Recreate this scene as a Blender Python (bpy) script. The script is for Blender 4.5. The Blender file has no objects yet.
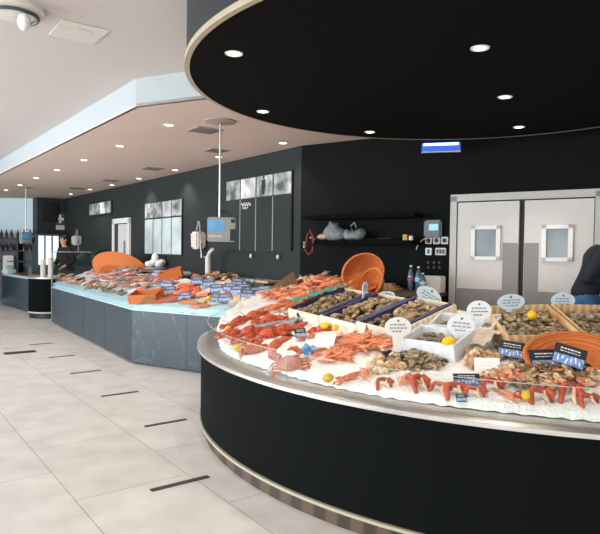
import bpy, bmesh, math, random
from mathutils import Vector, Matrix, Quaternion
random.seed(7)
PI = math.pi
col = bpy.context.scene.collection
R, RU = random.random, random.uniform

# ------------------------------------------------------------------ camera
H = 1.65; FPX = 590.0; PITCH = math.radians(-1.55); ROLL = math.radians(0.75)
CF = Vector((0, math.cos(PITCH), math.sin(PITCH)))
_u = Vector((0, -math.sin(PITCH), math.cos(PITCH))); _r = Vector((1, 0, 0))
CR = _r*math.cos(ROLL) + _u*math.sin(ROLL); CU = _u*math.cos(ROLL) - _r*math.sin(ROLL)
EYE = Vector((0, 0, H))
cam = bpy.data.cameras.new('camera'); cam.sensor_width = 36; cam.lens = 36*FPX/600; cam.clip_start = .05
co = bpy.data.objects.new('camera', cam); col.objects.link(co)
co.matrix_world = Matrix(((CR.x, CU.x, -CF.x, 0), (CR.y, CU.y, -CF.y, 0), (CR.z, CU.z, -CF.z, H), (0, 0, 0, 1)))
bpy.context.scene.camera = co

def ray(px, py): return CF + CR*((px-300)/FPX) - CU*((py-267)/FPX)
def onz(px, py, z): d = ray(px, py); return EYE + d*((z-H)/d.z)
def aty(px, py, Y): d = ray(px, py); return EYE + d*(Y/d.y)
def onplane(px, py, P, N): d = ray(px, py); return EYE + d*((Vector(P)-EYE).dot(N)/d.dot(N))

# ------------------------------------------------------------------ materials
def lin(h):
    h = h.lstrip('#'); v = [int(h[i:i+2], 16)/255 for i in (0, 2, 4)]
    return tuple((x/12.92 if x <= .04045 else ((x+.055)/1.055)**2.4) for x in v) + (1,)
def nodes(name):
    m = bpy.data.materials.new(name); m.use_nodes = True
    nt = m.node_tree; return m, nt, nt.nodes['Principled BSDF']
def N(nt, t, **kw):
    n = nt.nodes.new(t)
    for k, v in kw.items(): setattr(n, k, v)
    return n
_mc = {}
def mat(h, rough=.5, metal=0, noise=.12, scale=14, h2=None, rnd=0, emit=0, bump=0, coords='Object', sss=0, spec=.5):
    """procedural: noise between two tones, optional per-object random tone"""
    key = (h, rough, metal, noise, scale, h2, rnd, emit, bump, coords, spec)
    if key in _mc: return _mc[key]
    m, nt, b = nodes('mat_'+h.strip('#'))
    c1 = lin(h); c2 = lin(h2) if h2 else tuple(min(1, x*(1-noise*2)) for x in c1[:3]) + (1,)
    tc = N(nt, 'ShaderNodeTexCoord'); nz = N(nt, 'ShaderNodeTexNoise')
    nz.inputs['Scale'].default_value = scale; nz.inputs['Detail'].default_value = 4
    mp = N(nt, 'ShaderNodeMapping'); nt.links.new(tc.outputs[coords], mp.inputs[0]); nt.links.new(mp.outputs[0], nz.inputs['Vector'])
    rp = N(nt, 'ShaderNodeValToRGB'); rp.color_ramp.elements[0].position = .35; rp.color_ramp.elements[1].position = .65
    rp.color_ramp.elements[0].color = c2; rp.color_ramp.elements[1].color = c1
    nt.links.new(nz.outputs['Fac'], rp.inputs[0]); out = rp.outputs[0]
    if rnd:
        oi = N(nt, 'ShaderNodeObjectInfo')
        nt.links.new(oi.outputs['Random'], mp.inputs['Location'])
        mr = N(nt, 'ShaderNodeMapRange'); mr.inputs['To Min'].default_value = 1-rnd; mr.inputs['To Max'].default_value = 1+rnd*.6
        nt.links.new(oi.outputs['Random'], mr.inputs['Value'])
        mx = N(nt, 'ShaderNodeVectorMath', operation='SCALE'); nt.links.new(out, mx.inputs[0]); nt.links.new(mr.outputs[0], mx.inputs['Scale'])
        out = mx.outputs[0]
    nt.links.new(out, b.inputs['Base Color'])
    b.inputs['Roughness'].default_value = rough; b.inputs['Metallic'].default_value = metal
    b.inputs['Specular IOR Level'].default_value = spec
    if emit:
        nt.links.new(out, b.inputs['Emission Color']); b.inputs['Emission Strength'].default_value = emit
    if bump:
        bp = N(nt, 'ShaderNodeBump'); bp.inputs['Strength'].default_value = bump; bp.inputs['Distance'].default_value = .02
        nt.links.new(nz.outputs['Fac'], bp.inputs['Height']); nt.links.new(bp.outputs[0], b.inputs['Normal'])
    _mc[key] = m; return m
def striped(h, h2, scale, rough=.5, dist=1.5, axis='X', bump=0, lo=.3, hi=.7, rnd=0):
    m, nt, b = nodes('striped_'+h.strip('#'))
    tc = N(nt, 'ShaderNodeTexCoord'); w = N(nt, 'ShaderNodeTexWave', bands_direction=axis)
    w.inputs['Scale'].default_value = scale; w.inputs['Distortion'].default_value = dist; w.inputs['Detail'].default_value = 2
    nt.links.new(tc.outputs['Object'], w.inputs[0])
    rp = N(nt, 'ShaderNodeValToRGB'); e = rp.color_ramp.elements
    e[0].position = lo; e[1].position = hi; e[0].color = lin(h); e[1].color = lin(h2)
    nt.links.new(w.outputs['Fac'], rp.inputs[0]); out = rp.outputs[0]
    if rnd:
        oi = N(nt, 'ShaderNodeObjectInfo'); mr = N(nt, 'ShaderNodeMapRange')
        mr.inputs['To Min'].default_value = 1-rnd; mr.inputs['To Max'].default_value = 1+rnd*.5
        nt.links.new(oi.outputs['Random'], mr.inputs['Value'])
        mx = N(nt, 'ShaderNodeVectorMath', operation='SCALE'); nt.links.new(out, mx.inputs[0]); nt.links.new(mr.outputs[0], mx.inputs['Scale']); out = mx.outputs[0]
    nt.links.new(out, b.inputs['Base Color']); b.inputs['Roughness'].default_value = rough
    if bump:
        bp = N(nt, 'ShaderNodeBump'); bp.inputs['Strength'].default_value = bump; bp.inputs['Distance'].default_value = .01
        nt.links.new(w.outputs['Fac'], bp.inputs['Height']); nt.links.new(bp.outputs[0], b.inputs['Normal'])
    return m
def glass(name, tint='#e8f4f2', refl=.10, edge=None):
    m, nt, b = nodes(name); nt.nodes.remove(b); out = nt.nodes['Material Output']
    t = N(nt, 'ShaderNodeBsdfTransparent'); t.inputs[0].default_value = lin(tint)
    g = N(nt, 'ShaderNodeBsdfGlossy'); g.inputs['Roughness'].default_value = .03
    lw = N(nt, 'ShaderNodeLayerWeight'); lw.inputs[0].default_value = .25
    mr = N(nt, 'ShaderNodeMapRange'); mr.inputs['To Min'].default_value = refl*.5; mr.inputs['To Max'].default_value = min(.8, refl*5)
    nt.links.new(lw.outputs['Fresnel'], mr.inputs['Value'])
    mx = N(nt, 'ShaderNodeMixShader'); nt.links.new(mr.outputs[0], mx.inputs[0]); nt.links.new(t.outputs[0], mx.inputs[1]); nt.links.new(g.outputs[0], mx.inputs[2])
    nt.links.new(mx.outputs[0], out.inputs[0]); return m
def weave(h='#ea8540', h2='#b55a20', scale=38):
    m, nt, b = nodes('wicker')
    tc = N(nt, 'ShaderNodeTexCoord'); cs = []
    for ax in ('Z', 'DIAGONAL'):
        w = N(nt, 'ShaderNodeTexWave', bands_direction=ax); w.inputs['Scale'].default_value = scale; w.inputs['Distortion'].default_value = .6
        nt.links.new(tc.outputs['Object'], w.inputs[0]); cs.append(w)
    mu = N(nt, 'ShaderNodeMath', operation='MULTIPLY'); nt.links.new(cs[0].outputs['Fac'], mu.inputs[0]); nt.links.new(cs[1].outputs['Fac'], mu.inputs[1])
    rp = N(nt, 'ShaderNodeValToRGB'); rp.color_ramp.elements[0].color = lin(h2); rp.color_ramp.elements[1].color = lin(h); rp.color_ramp.elements[1].position = .35
    nt.links.new(mu.outputs[0], rp.inputs[0]); nt.links.new(rp.outputs[0], b.inputs['Base Color']); b.inputs['Roughness'].default_value = .6
    bp = N(nt, 'ShaderNodeBump'); bp.inputs['Strength'].default_value = .5; bp.inputs['Distance'].default_value = .01
    nt.links.new(mu.outputs[0], bp.inputs['Height']); nt.links.new(bp.outputs[0], b.inputs['Normal']); return m
def floor_mat():
    m, nt, b = nodes('floor_tiles')
    tc = N(nt, 'ShaderNodeTexCoord'); mp = N(nt, 'ShaderNodeMapping'); mp.inputs['Rotation'].default_value = (0, 0, -math.atan2(.8, -.6))
    mp.inputs['Location'].default_value = (.28, .33, 0)
    nt.links.new(tc.outputs['Object'], mp.inputs[0])
    br = N(nt, 'ShaderNodeTexBrick'); br.offset = .5; br.inputs['Scale'].default_value = 1
    br.inputs['Brick Width'].default_value = 1.2; br.inputs['Row Height'].default_value = .8; br.inputs['Mortar Size'].default_value = .004
    br.inputs['Mortar Smooth'].default_value = .1; br.inputs['Color1'].default_value = lin('#e2dcd6'); br.inputs['Color2'].default_value = lin('#dcd5cf'); br.inputs['Mortar'].default_value = lin('#b3aaa3')
    nt.links.new(mp.outputs[0], br.inputs[0])
    nz = N(nt, 'ShaderNodeTexNoise'); nz.inputs['Scale'].default_value = 3.5; nz.inputs['Detail'].default_value = 8; nt.links.new(tc.outputs['Object'], nz.inputs[0])
    rp = N(nt, 'ShaderNodeValToRGB'); rp.color_ramp.elements[0].color = (.86, .86, .86, 1); rp.color_ramp.elements[1].color = (1.06, 1.06, 1.06, 1); rp.color_ramp.elements[0].position = .3; rp.color_ramp.elements[1].position = .7
    nt.links.new(nz.outputs['Fac'], rp.inputs[0])
    mx = N(nt, 'ShaderNodeMix', data_type='RGBA', blend_type='MULTIPLY'); mx.inputs['Factor'].default_value = 1
    nt.links.new(br.outputs[0], mx.inputs['A']); nt.links.new(rp.outputs[0], mx.inputs['B']); nt.links.new(mx.outputs['Result'], b.inputs['Base Color'])
    b.inputs['Roughness'].default_value = .38; b.inputs['Specular IOR Level'].default_value = .35; return m
def marble_mat():
    m, nt, b = nodes('dark_marble')
    tc = N(nt, 'ShaderNodeTexCoord'); nz = N(nt, 'ShaderNodeTexNoise'); nz.inputs['Scale'].default_value = .9; nz.inputs['Detail'].default_value = 6; nz.inputs['Distortion'].default_value = 1.2
    nt.links.new(tc.outputs['Object'], nz.inputs[0])
    rp = N(nt, 'ShaderNodeValToRGB'); e = rp.color_ramp.elements
    e[0].position = .493; e[0].color = lin('#25333b'); e[1].position = .507; e[1].color = lin('#26343c')
    v = e.new(.5); v.color = lin('#44525a')
    nt.links.new(nz.outputs['Fac'], rp.inputs[0]); nt.links.new(rp.outputs[0], b.inputs['Base Color']); b.inputs['Roughness'].default_value = .35; return m

M = dict(
 floor=floor_mat(), marble=marble_mat(), wicker=weave(),
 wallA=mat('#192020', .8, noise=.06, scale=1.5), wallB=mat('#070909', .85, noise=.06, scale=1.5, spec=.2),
 ceil=mat('#c6beba', .9, noise=.01, scale=.6), soffit=mat('#d3bdb1', .9, noise=.01, scale=.6), fascia=mat('#a9b0b2', .9, noise=.01),
 farwall=mat('#d5eaf2', .9, noise=.02, scale=.5), canopy=mat('#090906', .9, noise=.03, spec=.1), drum=mat('#171b1c', .7, noise=.03), trim=mat('#b3a58f', .5, noise=.05),
 body=mat('#060a0a', .85, noise=.08, scale=2, spec=.12), steel=mat('#cbc8c2', .36, .8, noise=.06, scale=6), cream=mat('#c9c3ad', .5, noise=.04),
 plinth=striped('#3d322a', '#5d4c40', 2.2, .5, 0, 'X'), ice=mat('#fbf9f6', .55, noise=.04, scale=60, bump=.5), daylit_ice=mat('#dbeaf0', .5, noise=.06, scale=50, bump=.4),  # second ice tone has the glass's bluish daylight reflection painted in
 black=mat('#121314', .5, noise=.1), dark=mat('#25292b', .6, noise=.08), white=mat('#e9e7e2', .5, noise=.03), offwhite=mat('#d6d0c8', .6, noise=.05),
 wood=striped('#c79b67', '#e0bd8c', 6, .6, 3, 'X', rnd=.1), woodw=striped('#d8c8ae', '#e8dcc8', 5, .6, 3, 'X', rnd=.06), board=striped('#b98f60', '#d0aa7c', 5, .6, 3, 'X'),
 purple=mat('#43406a', .5, noise=.2, scale=25), teal=mat('#5fae97', .5, noise=.25, scale=25),
 foam=mat('#dfe2e4', .6, noise=.08, scale=22), doorw=mat('#cfc8c1', .45, noise=.02), doorg=mat('#8b8682', .5, noise=.02), frame=mat('#b9b5b0', .4, noise=.03),
 lemon=mat('#f2c21f', .45, noise=.12, scale=30, bump=.15, rnd=.08), red=mat('#cc5532', .4, h2='#a83c22', scale=22, rnd=.12), orange=mat('#e59468', .42, h2='#cc6238', scale=34, rnd=.22),
 pale=mat('#f0d2b8', .45, h2='#e0a17c', scale=22, rnd=.1), crab=mat('#c4683f', .45, h2='#a94a2a', scale=26, bump=.2, rnd=.08), blacktip=mat('#3a2723', .4),
 clam=mat('#b89b70', .45, h2='#5d4a34', scale=34, rnd=.45), oyster=mat('#bda47c', .55, h2='#3a332a', scale=24, rnd=.5, bump=.4), mussel=mat('#2b2a2c', .35, h2='#191a1d', rnd=.3),
 whelk=mat('#cfa77c', .45, h2='#9d6e4a', scale=30, rnd=.35), scallop=mat('#dd9a78', .45, h2='#b5583c', scale=30, rnd=.3), cream_shell=mat('#e6d3ae', .4, h2='#c9a77e', scale=30, rnd=.2),
 silver=mat('#b9bcc0', .25, .35, h2='#7f858b', scale=9, rnd=.15), pinkfish=mat('#dca795', .35, .1, h2='#b98074', scale=10, rnd=.15), fin=mat('#8d8a88', .4, rnd=.1), eye=mat('#121212', .1),
 salmon=striped('#e8683a', '#f3a27c', 16, .4, 3, 'X', rnd=.1), fillet=striped('#e5c2a6', '#f1ddcb', 14, .4, 3, 'X', rnd=.12), redfillet=striped('#cf4426', '#e2754e', 14, .4, 3, 'X', rnd=.1),
 card2=mat('#56617d', .4, noise=.08), card=mat('#2b2f37', .4, noise=.05), cardblue=mat('#5b7dbb', .4, h2='#8fa9d6', scale=60, noise=.2), ink=mat('#f2f2f0', .5, noise=.01), plaque=mat('#e9eff0', .4, noise=.02), plaqueb=mat('#c6d5db', .4, noise=.02), pen=mat('#5b6673', .5, noise=.02),
 housing=mat('#8b8b86', .4, .35, noise=.04), shelf=mat('#050606', .85, noise=.05, spec=.1), cloth=mat('#7fb4dd', .7, h2='#4f86bb', scale=20, bump=.5), navy=mat('#0e1522', .85, noise=.15, scale=20), jean=mat('#2f5f8a', .8, noise=.15, scale=40), blackcloth=mat('#17191c', .85, noise=.1), skin=mat('#cf9c80', .5, noise=.04), hair=mat('#2b2018', .6, noise=.2, scale=40),
 greybag=mat('#8a8f92', .8, noise=.18, scale=18, bump=.3), redcord=mat('#8e2f22', .6), plastic=mat('#5c646a', .45, noise=.04), screen=mat('#7fb6c9', .3, noise=.1, scale=5, emit=.55), bluescreen=mat('#3f87b4', .25, noise=.12, scale=8, emit=.45),
 photo1=mat('#c9ccca', .3, h2='#4b5152', scale=5, coords='Object'), photo2=mat('#a5a9a8', .3, h2='#3c4243', scale=7, coords='Object'), photo3=mat('#d4d6d2', .3, h2='#72787a', scale=3.5, coords='Object'),
 painted_mirror=mat('#c8d0cf', .2, h2='#9aa6a6', scale=1.6, emit=.12), lamp=mat('#fff4e2', .4, noise=0, emit=7), strip=mat('#fff0d2', .5, noise=0, emit=1.3),  # mirror strips: window reflections painted in as a pale, faintly glowing tone
 brown=mat('#8a6a4a', .8, noise=.25, scale=45, bump=.5), rope=mat('#b88d5e', .8, noise=.2, scale=40), tomato=mat('#c23a22', .3), label_pink=mat('#c2426e', .5),
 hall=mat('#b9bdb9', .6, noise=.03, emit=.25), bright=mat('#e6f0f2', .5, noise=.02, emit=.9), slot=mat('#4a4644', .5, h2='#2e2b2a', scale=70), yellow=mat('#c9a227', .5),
 dgrey=mat('#454b50', .5, noise=.05), backtop=mat('#6e5a48', .45, noise=.1, scale=8), window_grey=mat('#8f989b', .2, h2='#6e7a80', scale=2.2),
 exit_blue=mat('#2f5cc0', .4, noise=.04, emit=.7), exit_white=mat('#d8f4ff', .4, noise=.02, emit=2.0))
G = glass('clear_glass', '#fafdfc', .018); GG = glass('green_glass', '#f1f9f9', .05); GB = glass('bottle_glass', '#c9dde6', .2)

# ------------------------------------------------------------------ mesh builder
class MB:
    def __init__(s): s.bm = bmesh.new()
    def _n(s, f0, mi):
        s.bm.faces.ensure_lookup_table()
        if mi:
            for f in list(s.bm.faces)[f0:]: f.material_index = mi
    def box(s, c, d, rot=0, mi=0, bev=0, taper=1):
        f0 = len(s.bm.faces)
        r = bmesh.ops.create_cube(s.bm, size=1)
        for v in r['verts']:
            t = taper if v.co.z < 0 else 1
            v.co = Vector((v.co.x*d[0]*t, v.co.y*d[1]*t, v.co.z*d[2]))
        if bev:
            ed = {e for v in r['verts'] for e in v.link_edges}
            nv = bmesh.ops.bevel(s.bm, geom=list(ed), offset=bev, segments=2, affect='EDGES')['verts']
            vs = set(nv) | {v for v in r['verts'] if v.is_valid}
        else: vs = r['verts']
        mt = Matrix.Translation(c) @ (rot if isinstance(rot, Matrix) else Matrix.Rotation(rot, 4, 'Z'))
        for v in vs: v.co = mt @ v.co
        s._n(f0, mi); return s
    def sph(s, c, d, u=14, v=9, mi=0, rot=None):
        f0 = len(s.bm.faces)
        r = bmesh.ops.create_uvsphere(s.bm, u_segments=u, v_segments=v, radius=1)
        for w in r['verts']:
            p = Vector((w.co.x*d[0], w.co.y*d[1], w.co.z*d[2]))
            if rot: p = rot @ p
            w.co = p + Vector(c)
        s._n(f0, mi); return s
    def tube(s, pts, rad, n=8, mi=0, flat=1, caps=True, up=Vector((0, 0, 1))):
        f0 = len(s.bm.faces)
        pts = [Vector(p) for p in pts]; k = len(pts)
        if not hasattr(rad, '__len__'): rad = [rad]*k
        rings = []
        for i, p in enumerate(pts):
            t = (pts[min(i+1, k-1)] - pts[max(i-1, 0)]).normalized()
            a = t.cross(up)
            if a.length < 1e-3: a = t.cross(Vector((1, .3, 0)))
            a.normalize(); b = a.cross(t).normalized()
            rings.append([s.bm.verts.new(p + a*(math.cos(2*PI*j/n)*rad[i]) + b*(math.sin(2*PI*j/n)*rad[i]*flat)) for j in range(n)])
        for i in range(k-1):
            for j in range(n):
                s.bm.faces.new((rings[i][j], rings[i][(j+1) % n], rings[i+1][(j+1) % n], rings[i+1][j]))
        if caps:
            s.bm.faces.new(rings[0][::-1]); s.bm.faces.new(rings[-1])
        s._n(f0, mi); return s
    def lathe(s, prof, n=20, mi=0, sx=1, sy=1, a0=0, a1=2*PI, c=(0, 0, 0)):
        f0 = len(s.bm.faces); full = abs(a1-a0-2*PI) < 1e-6
        m = n if full else n+1; rings = []
        for r_, z in prof:
            rings.append([s.bm.verts.new((c[0]+r_*sx*math.cos(a0+(a1-a0)*j/n), c[1]+r_*sy*math.sin(a0+(a1-a0)*j/n), c[2]+z)) for j in range(m)])
        for i in range(len(rings)-1):
            for j in range(n):
                q = (rings[i][j], rings[i][(j+1) % m], rings[i+1][(j+1) % m], rings[i+1][j])
                try: s.bm.faces.new(q)
                except ValueError: pass
        s._n(f0, mi); return s
    def prism(s, pts, z0, z1, mi=0):
        f0 = len(s.bm.faces)
        a = [s.bm.verts.new((p[0], p[1], z0)) for p in pts]; b = [s.bm.verts.new((p[0], p[1], z1)) for p in pts]
        n = len(pts)
        s.bm.faces.new(a[::-1]); s.bm.faces.new(b)
        for i in range(n): s.bm.faces.new((a[i], a[(i+1) % n], b[(i+1) % n], b[i]))
        s._n(f0, mi); return s
    def quad(s, ps, mi=0):
        f = s.bm.faces.new([s.bm.verts.new(p) for p in ps]); f.material_index = mi; return s
    def strip(s, rows, mi=0):
        """grid of vertices given as rows"""
        vs = [[s.bm.verts.new(p) for p in r] for r in rows]
        for i in range(len(vs)-1):
            for j in range(len(vs[0])-1):
                f = s.bm.faces.new((vs[i][j], vs[i][j+1], vs[i+1][j+1], vs[i+1][j])); f.material_index = mi
        return s
    def xf(s, m):
        bmesh.ops.transform(s.bm, matrix=m, verts=s.bm.verts); return s
    def jitter(s, a):
        for v in s.bm.verts: v.co += Vector((RU(-a, a), RU(-a, a), RU(-a, a)))
        return s
    def build(s, name, mats, parent=None, smooth=True):
        bmesh.ops.recalc_face_normals(s.bm, faces=s.bm.faces)
        me = bpy.data.meshes.new(name); s.bm.to_mesh(me); s.bm.free()
        for m in (mats if isinstance(mats, (list, tuple)) else [mats]): me.materials.append(m)
        if smooth:
            for p in me.polygons: p.use_smooth = True
            try: me.set_sharp_from_angle(angle=math.radians(35))
            except Exception: pass
        o = bpy.data.objects.new(name, me); col.objects.link(o)
        if parent is not None: o.parent = parent
        return o
def tag(o, label, cat, group=None, kind=None):
    o['label'] = label; o['category'] = cat
    if group: o['group'] = group
    if kind: o['kind'] = kind
    return o
def empty(name, loc=(0, 0, 0), rz=0):
    o = bpy.data.objects.new(name, None); o.empty_display_size = .1; col.objects.link(o); o.location = loc; o.rotation_euler = (0, 0, rz); return o
def struct(o): o['kind'] = 'structure'; return o
KIDS = {}
def kids(o):
    return [c for c in bpy.data.objects if c.parent == o]
def dup(o):
    r = o.copy(); col.objects.link(r)
    for k in ('label', 'group'):
        if k in r: del r[k]
    ch = KIDS.get(o.name)
    if ch is None: ch = KIDS[o.name] = kids(o)
    for c in ch:
        d = c.copy(); col.objects.link(d); d.parent = r
        g2 = KIDS.get(c.name)
        if g2 is None: g2 = KIDS[c.name] = kids(c)
        for g in g2:
            e = g.copy(); col.objects.link(e); e.parent = d
    return r
PROTO = {}
def inst(key, maker, *a):
    """first call returns the freshly built thing, later calls return copies of it"""
    k = (key,)+a
    if k not in PROTO: PROTO[k] = maker(*a); return PROTO[k]
    return dup(PROTO[k])
def put(o, P, yaw=0, nrm=None, pitch=0, roll=0, sc=1):
    q = Matrix.Identity(4)
    if nrm is not None: q = Vector((0, 0, 1)).rotation_difference(nrm).to_matrix().to_4x4()
    m = Matrix.Translation(P) @ q @ Matrix.Rotation(yaw, 4, 'Z') @ Matrix.Rotation(pitch, 4, 'Y') @ Matrix.Rotation(roll, 4, 'X') @ Matrix.Scale(sc, 4)
    o.matrix_basis = m; return o

# ------------------------------------------------------------------ the room
K = Vector((0, 8.05, 0)); AD = Vector((-.6, .8, 0)); AN = Vector((-.8, -.6, 0))
BD = Vector((.8321, -.5547, 0)); BN = Vector((-.5547, -.8321, 0))
ZC = 3.08; ZU = 3.36
def A(s, z, off=0): return K + AD*s + AN*off + Vector((0, 0, z))
def B(s, z, off=0): return K + BD*s + BN*off + Vector((0, 0, z))
def pA(px, py, off=0): q = onplane(px, py, K+AN*off, AN); return (q-K).dot(AD), q.z
def pB(px, py, off=0): q = onplane(px, py, K+BN*off, BN); return (q-K).dot(BD), q.z
MA = Matrix(((AD.x, AN.x, 0, K.x), (AD.y, AN.y, 0, K.y), (0, 0, 1, 0), (0, 0, 0, 1)))   # local (s, off, z) -> world, wall A
MBm = Matrix(((BD.x, BN.x, 0, K.x), (BD.y, BN.y, 0, K.y), (0, 0, 1, 0), (0, 0, 0, 1)))  # wall B
def slab(mb, P0, P1, z0, z1, th, nrm, mi=0):
    a, b = Vector(P0), Vector(P1); n = Vector(nrm)*th
    mb.prism([(a.x, a.y), (b.x, b.y), (b.x-n.x, b.y-n.y), (a.x-n.x, a.y-n.y)], z0, z1, mi); return mb

struct(MB().prism([(-16, -6), (8, -6), (8, 21), (-16, 21)], -.1, 0).build('floor', M['floor']))
LA = 11.5
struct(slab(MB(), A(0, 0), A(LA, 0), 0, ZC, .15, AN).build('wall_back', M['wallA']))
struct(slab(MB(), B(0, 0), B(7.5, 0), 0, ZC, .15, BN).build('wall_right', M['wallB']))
E0 = A(LA, 0)                                           # far end: dark block standing proud, then pale wall
bdir = Vector((-.8, -.6, 0))
BK = E0 + bdir*.74
struct(MB().prism([tuple(E0.xy), tuple((E0+AD*.6).xy), tuple((BK+AD*.6).xy), tuple(BK.xy)], 0, ZC).build('wall_block', M['dark']))
FW = BK + AD*.5
struct(slab(MB(), FW + Vector((.4, 0, 0)), FW + Vector((-7, .35, 0)), 0, ZC, .15, (0, -1, 0)).build('wall_far', M['farwall']))
# ceilings: the upper one and the lowered soffit over the counters with its pale fascia
S0 = Vector((-1.675, 5.98)); S1 = Vector((-.97, 5.64)); sd = (S1-S0).normalized()
SF = S0 + Vector((-.6, .8))*19; SR = S1 + sd*9
cb = MB(); cb.prism([(-16, -6), (8, -6), (8, 21), (-16, 21)], ZU, ZU+.1); struct(cb.build('ceiling', M['ceil']))
far = [tuple(SR), (8, 9), tuple((K+BD*.1-BN*.3).xy), tuple((A(LA+5, 0)-AN*.3).xy), tuple(SF)]
struct(MB().prism([tuple(S0), tuple(S1)] + far, ZC, ZC+.03).build('ceiling_soffit', M['soffit']))
fb = MB()
for p, q in ((SF, S0), (S0, SR)):
    d = (q-p).normalized(); n = Vector((-d.y, d.x))*.03*(1 if Vector((-d.y, d.x)).dot(Vector((1, 1))) > 0 else -1)
    fb.prism([tuple(p), tuple(q), tuple(q+n), tuple(p+n)], ZC, ZU)
struct(fb.build('trim_1', M['fascia']))
# black round canopy
CC = Vector((1.225, 4.265)); RC = 2.02; ZD = 2.85
dr = MB(); dr.lathe([(0, ZD), (RC-.02, ZD)], 96, mi=1, c=(CC.x, CC.y, 0)); dr.lathe([(RC, ZD), (RC, ZU)], 96, mi=0, c=(CC.x, CC.y, 0))
drum = struct(dr.build('ceiling_canopy', [M['drum'], M['canopy']]))
struct(MB().lathe([(RC-.02, ZD-.004), (RC+.014, ZD-.004), (RC+.014, ZD+.03), (RC, ZD+.03)], 128, c=(CC.x, CC.y, 0)).build('trim_2', M['trim']))

# double swing doors in wall B
def boxB(s0, s1, z0, z1, o0, o1, mb=None, mi=0):
    mb = mb or MB()
    ps = [B(s0, 0, o0), B(s1, 0, o0), B(s1, 0, o1), B(s0, 0, o1)]
    return mb.prism([tuple(p.xy) for p in ps], z0, z1, mi)
def boxA(s0, s1, z0, z1, o0, o1, mb=None, mi=0):
    mb = mb or MB()
    ps = [A(s0, 0, o0), A(s1, 0, o0), A(s1, 0, o1), A(s0, 0, o1)]
    return mb.prism([tuple(p.xy) for p in ps], z0, z1, mi)
dL = pB(452, 230)[0]; dM0 = pB(520, 230)[0]; dM1 = pB(525.5, 230)[0]; dW = (dM0+dM1)/2 - dL; dR = dL + 2*dW; ZD2 = 2.30
fm = boxB(dL, dL+.075, 0, ZD2, 0, .07); boxB(dR-.075, dR, 0, ZD2, 0, .07, fm); boxB(dL, dR, ZD2-.06, ZD2+.02, 0, .07, fm)
struct(fm.build('trim_3', M['frame'], smooth=False))
struct(boxB(dL+.075, dR-.075, .005, ZD2-.06, 0, .012).build('trim_4', M['black'], smooth=False))
zk = 1.25
for i, (s0, s1, hinge) in enumerate(((dL+.085, dM0, 0), (dM1, dR-.085, 1))):
    leaf = struct(boxB(s0, s1, .01, ZD2-.075, .015, .055).build('door_%d' % (i+1), M['doorw'], smooth=False))
    kp = boxB(s0+.005, s1-.005, .012, zk, .055, .061)
    v0, v1 = (s1-.165, s1-.005) if i == 0 else (s0+.005, s0+.15)
    boxB(v0, v1, zk, pB(510, 243)[1], .055, .061, kp); kp.build('kick_plate', M['doorg'], leaf, smooth=False)
    wx = ((473, 502), (543, 574))[i]; w0, w1 = pB(wx[0], 243)[0], pB(wx[1], 243)[0]; z0, z1 = pB(488, 260)[1], pB(488, 226)[1]
    wf = boxB(w0, w1, z0, z0+.04, .055, .085); boxB(w0, w1, z1-.04, z1, .055, .085, wf); boxB(w0, w0+.045, z0, z1, .055, .085, wf); boxB(w1-.045, w1, z0, z1, .055, .085, wf)
    wf.build('window_frame', M['white'], leaf, smooth=False)
    boxB(w0+.04, w1-.04, z0+.035, z1-.035, .055, .063).build('window_pane', M['window_grey'], leaf, smooth=False)
# white door frame far along wall A
d0 = pA(131, 235)[0]; d1 = pA(114, 235)[0]; zt = 2.33
w = boxA(d0, d0+.09, 0, zt, 0, .05); boxA(d1-.11, d1, 0, zt, 0, .05, w); boxA(d0, d1, zt-.10, zt+.01, 0, .05, w)
d3 = struct(w.build('door_3', M['white'], smooth=False))
boxA(d0+.12, d1-.12, 0, zt-.12, .002, .012).build('opening', M['hall'], d3, smooth=False)
mm = (d0+d1)/2
boxA(d1-.30, d1-.11, 0, zt-.10, .012, .02).build('dark_jamb', M['dark'], d3, smooth=False)
boxA(d0+.16, d0+.52, 0, zt-.2, .012, .03).build('inner_leaf', M['offwhite'], d3, smooth=False)
boxA(d0+.26, d0+.36, 1.2, zt-.5, .03, .036).build('leaf_pane', M['window_grey'], d3, smooth=False)

# slot drains in the floor
wb = Vector((.8, .6, 0))
lab = ['long dark slot drain in the floor, nearest the viewer by the round counter', 'dark slot drain second from the viewer, left of the round counter',
 'dark slot drain in the floor before the marble counter corner', 'dark slot drain beside the middle of the long marble counter', 'dark slot drain fifth along the row, far down the aisle', 'smallest dark slot drain, farthest along the aisle row']
for (px, py, L), l in zip(((180.5, 483.5, .44), (166, 423, .42), (120, 394, .42), (86, 372, .40), (62, 356.5, .38), (41, 344, .38)), lab):
    P = onz(px, py, 0); o = MB().box((0, 0, .002), (L, .045, .006)).build('slot_drain', M['slot'], smooth=False)
    for j in range(9): pass
    tag(put(o, P, math.atan2(.6, .8)), l, 'drain', 'slot drains in the floor')
P = onz(20, 352.5, 0); g = MB()
for j in range(5): g.box((0, -.08+.04*j, .004), (.44, .022, .006))
g.box((0, 0, .0025), (.46, .2, .003))
tag(put(g.build('floor_grate', M['slot'], smooth=False), P, math.atan2(.6, .8)), 'square dark floor grate at the left, beside the row of slot drains', 'drain')

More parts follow.
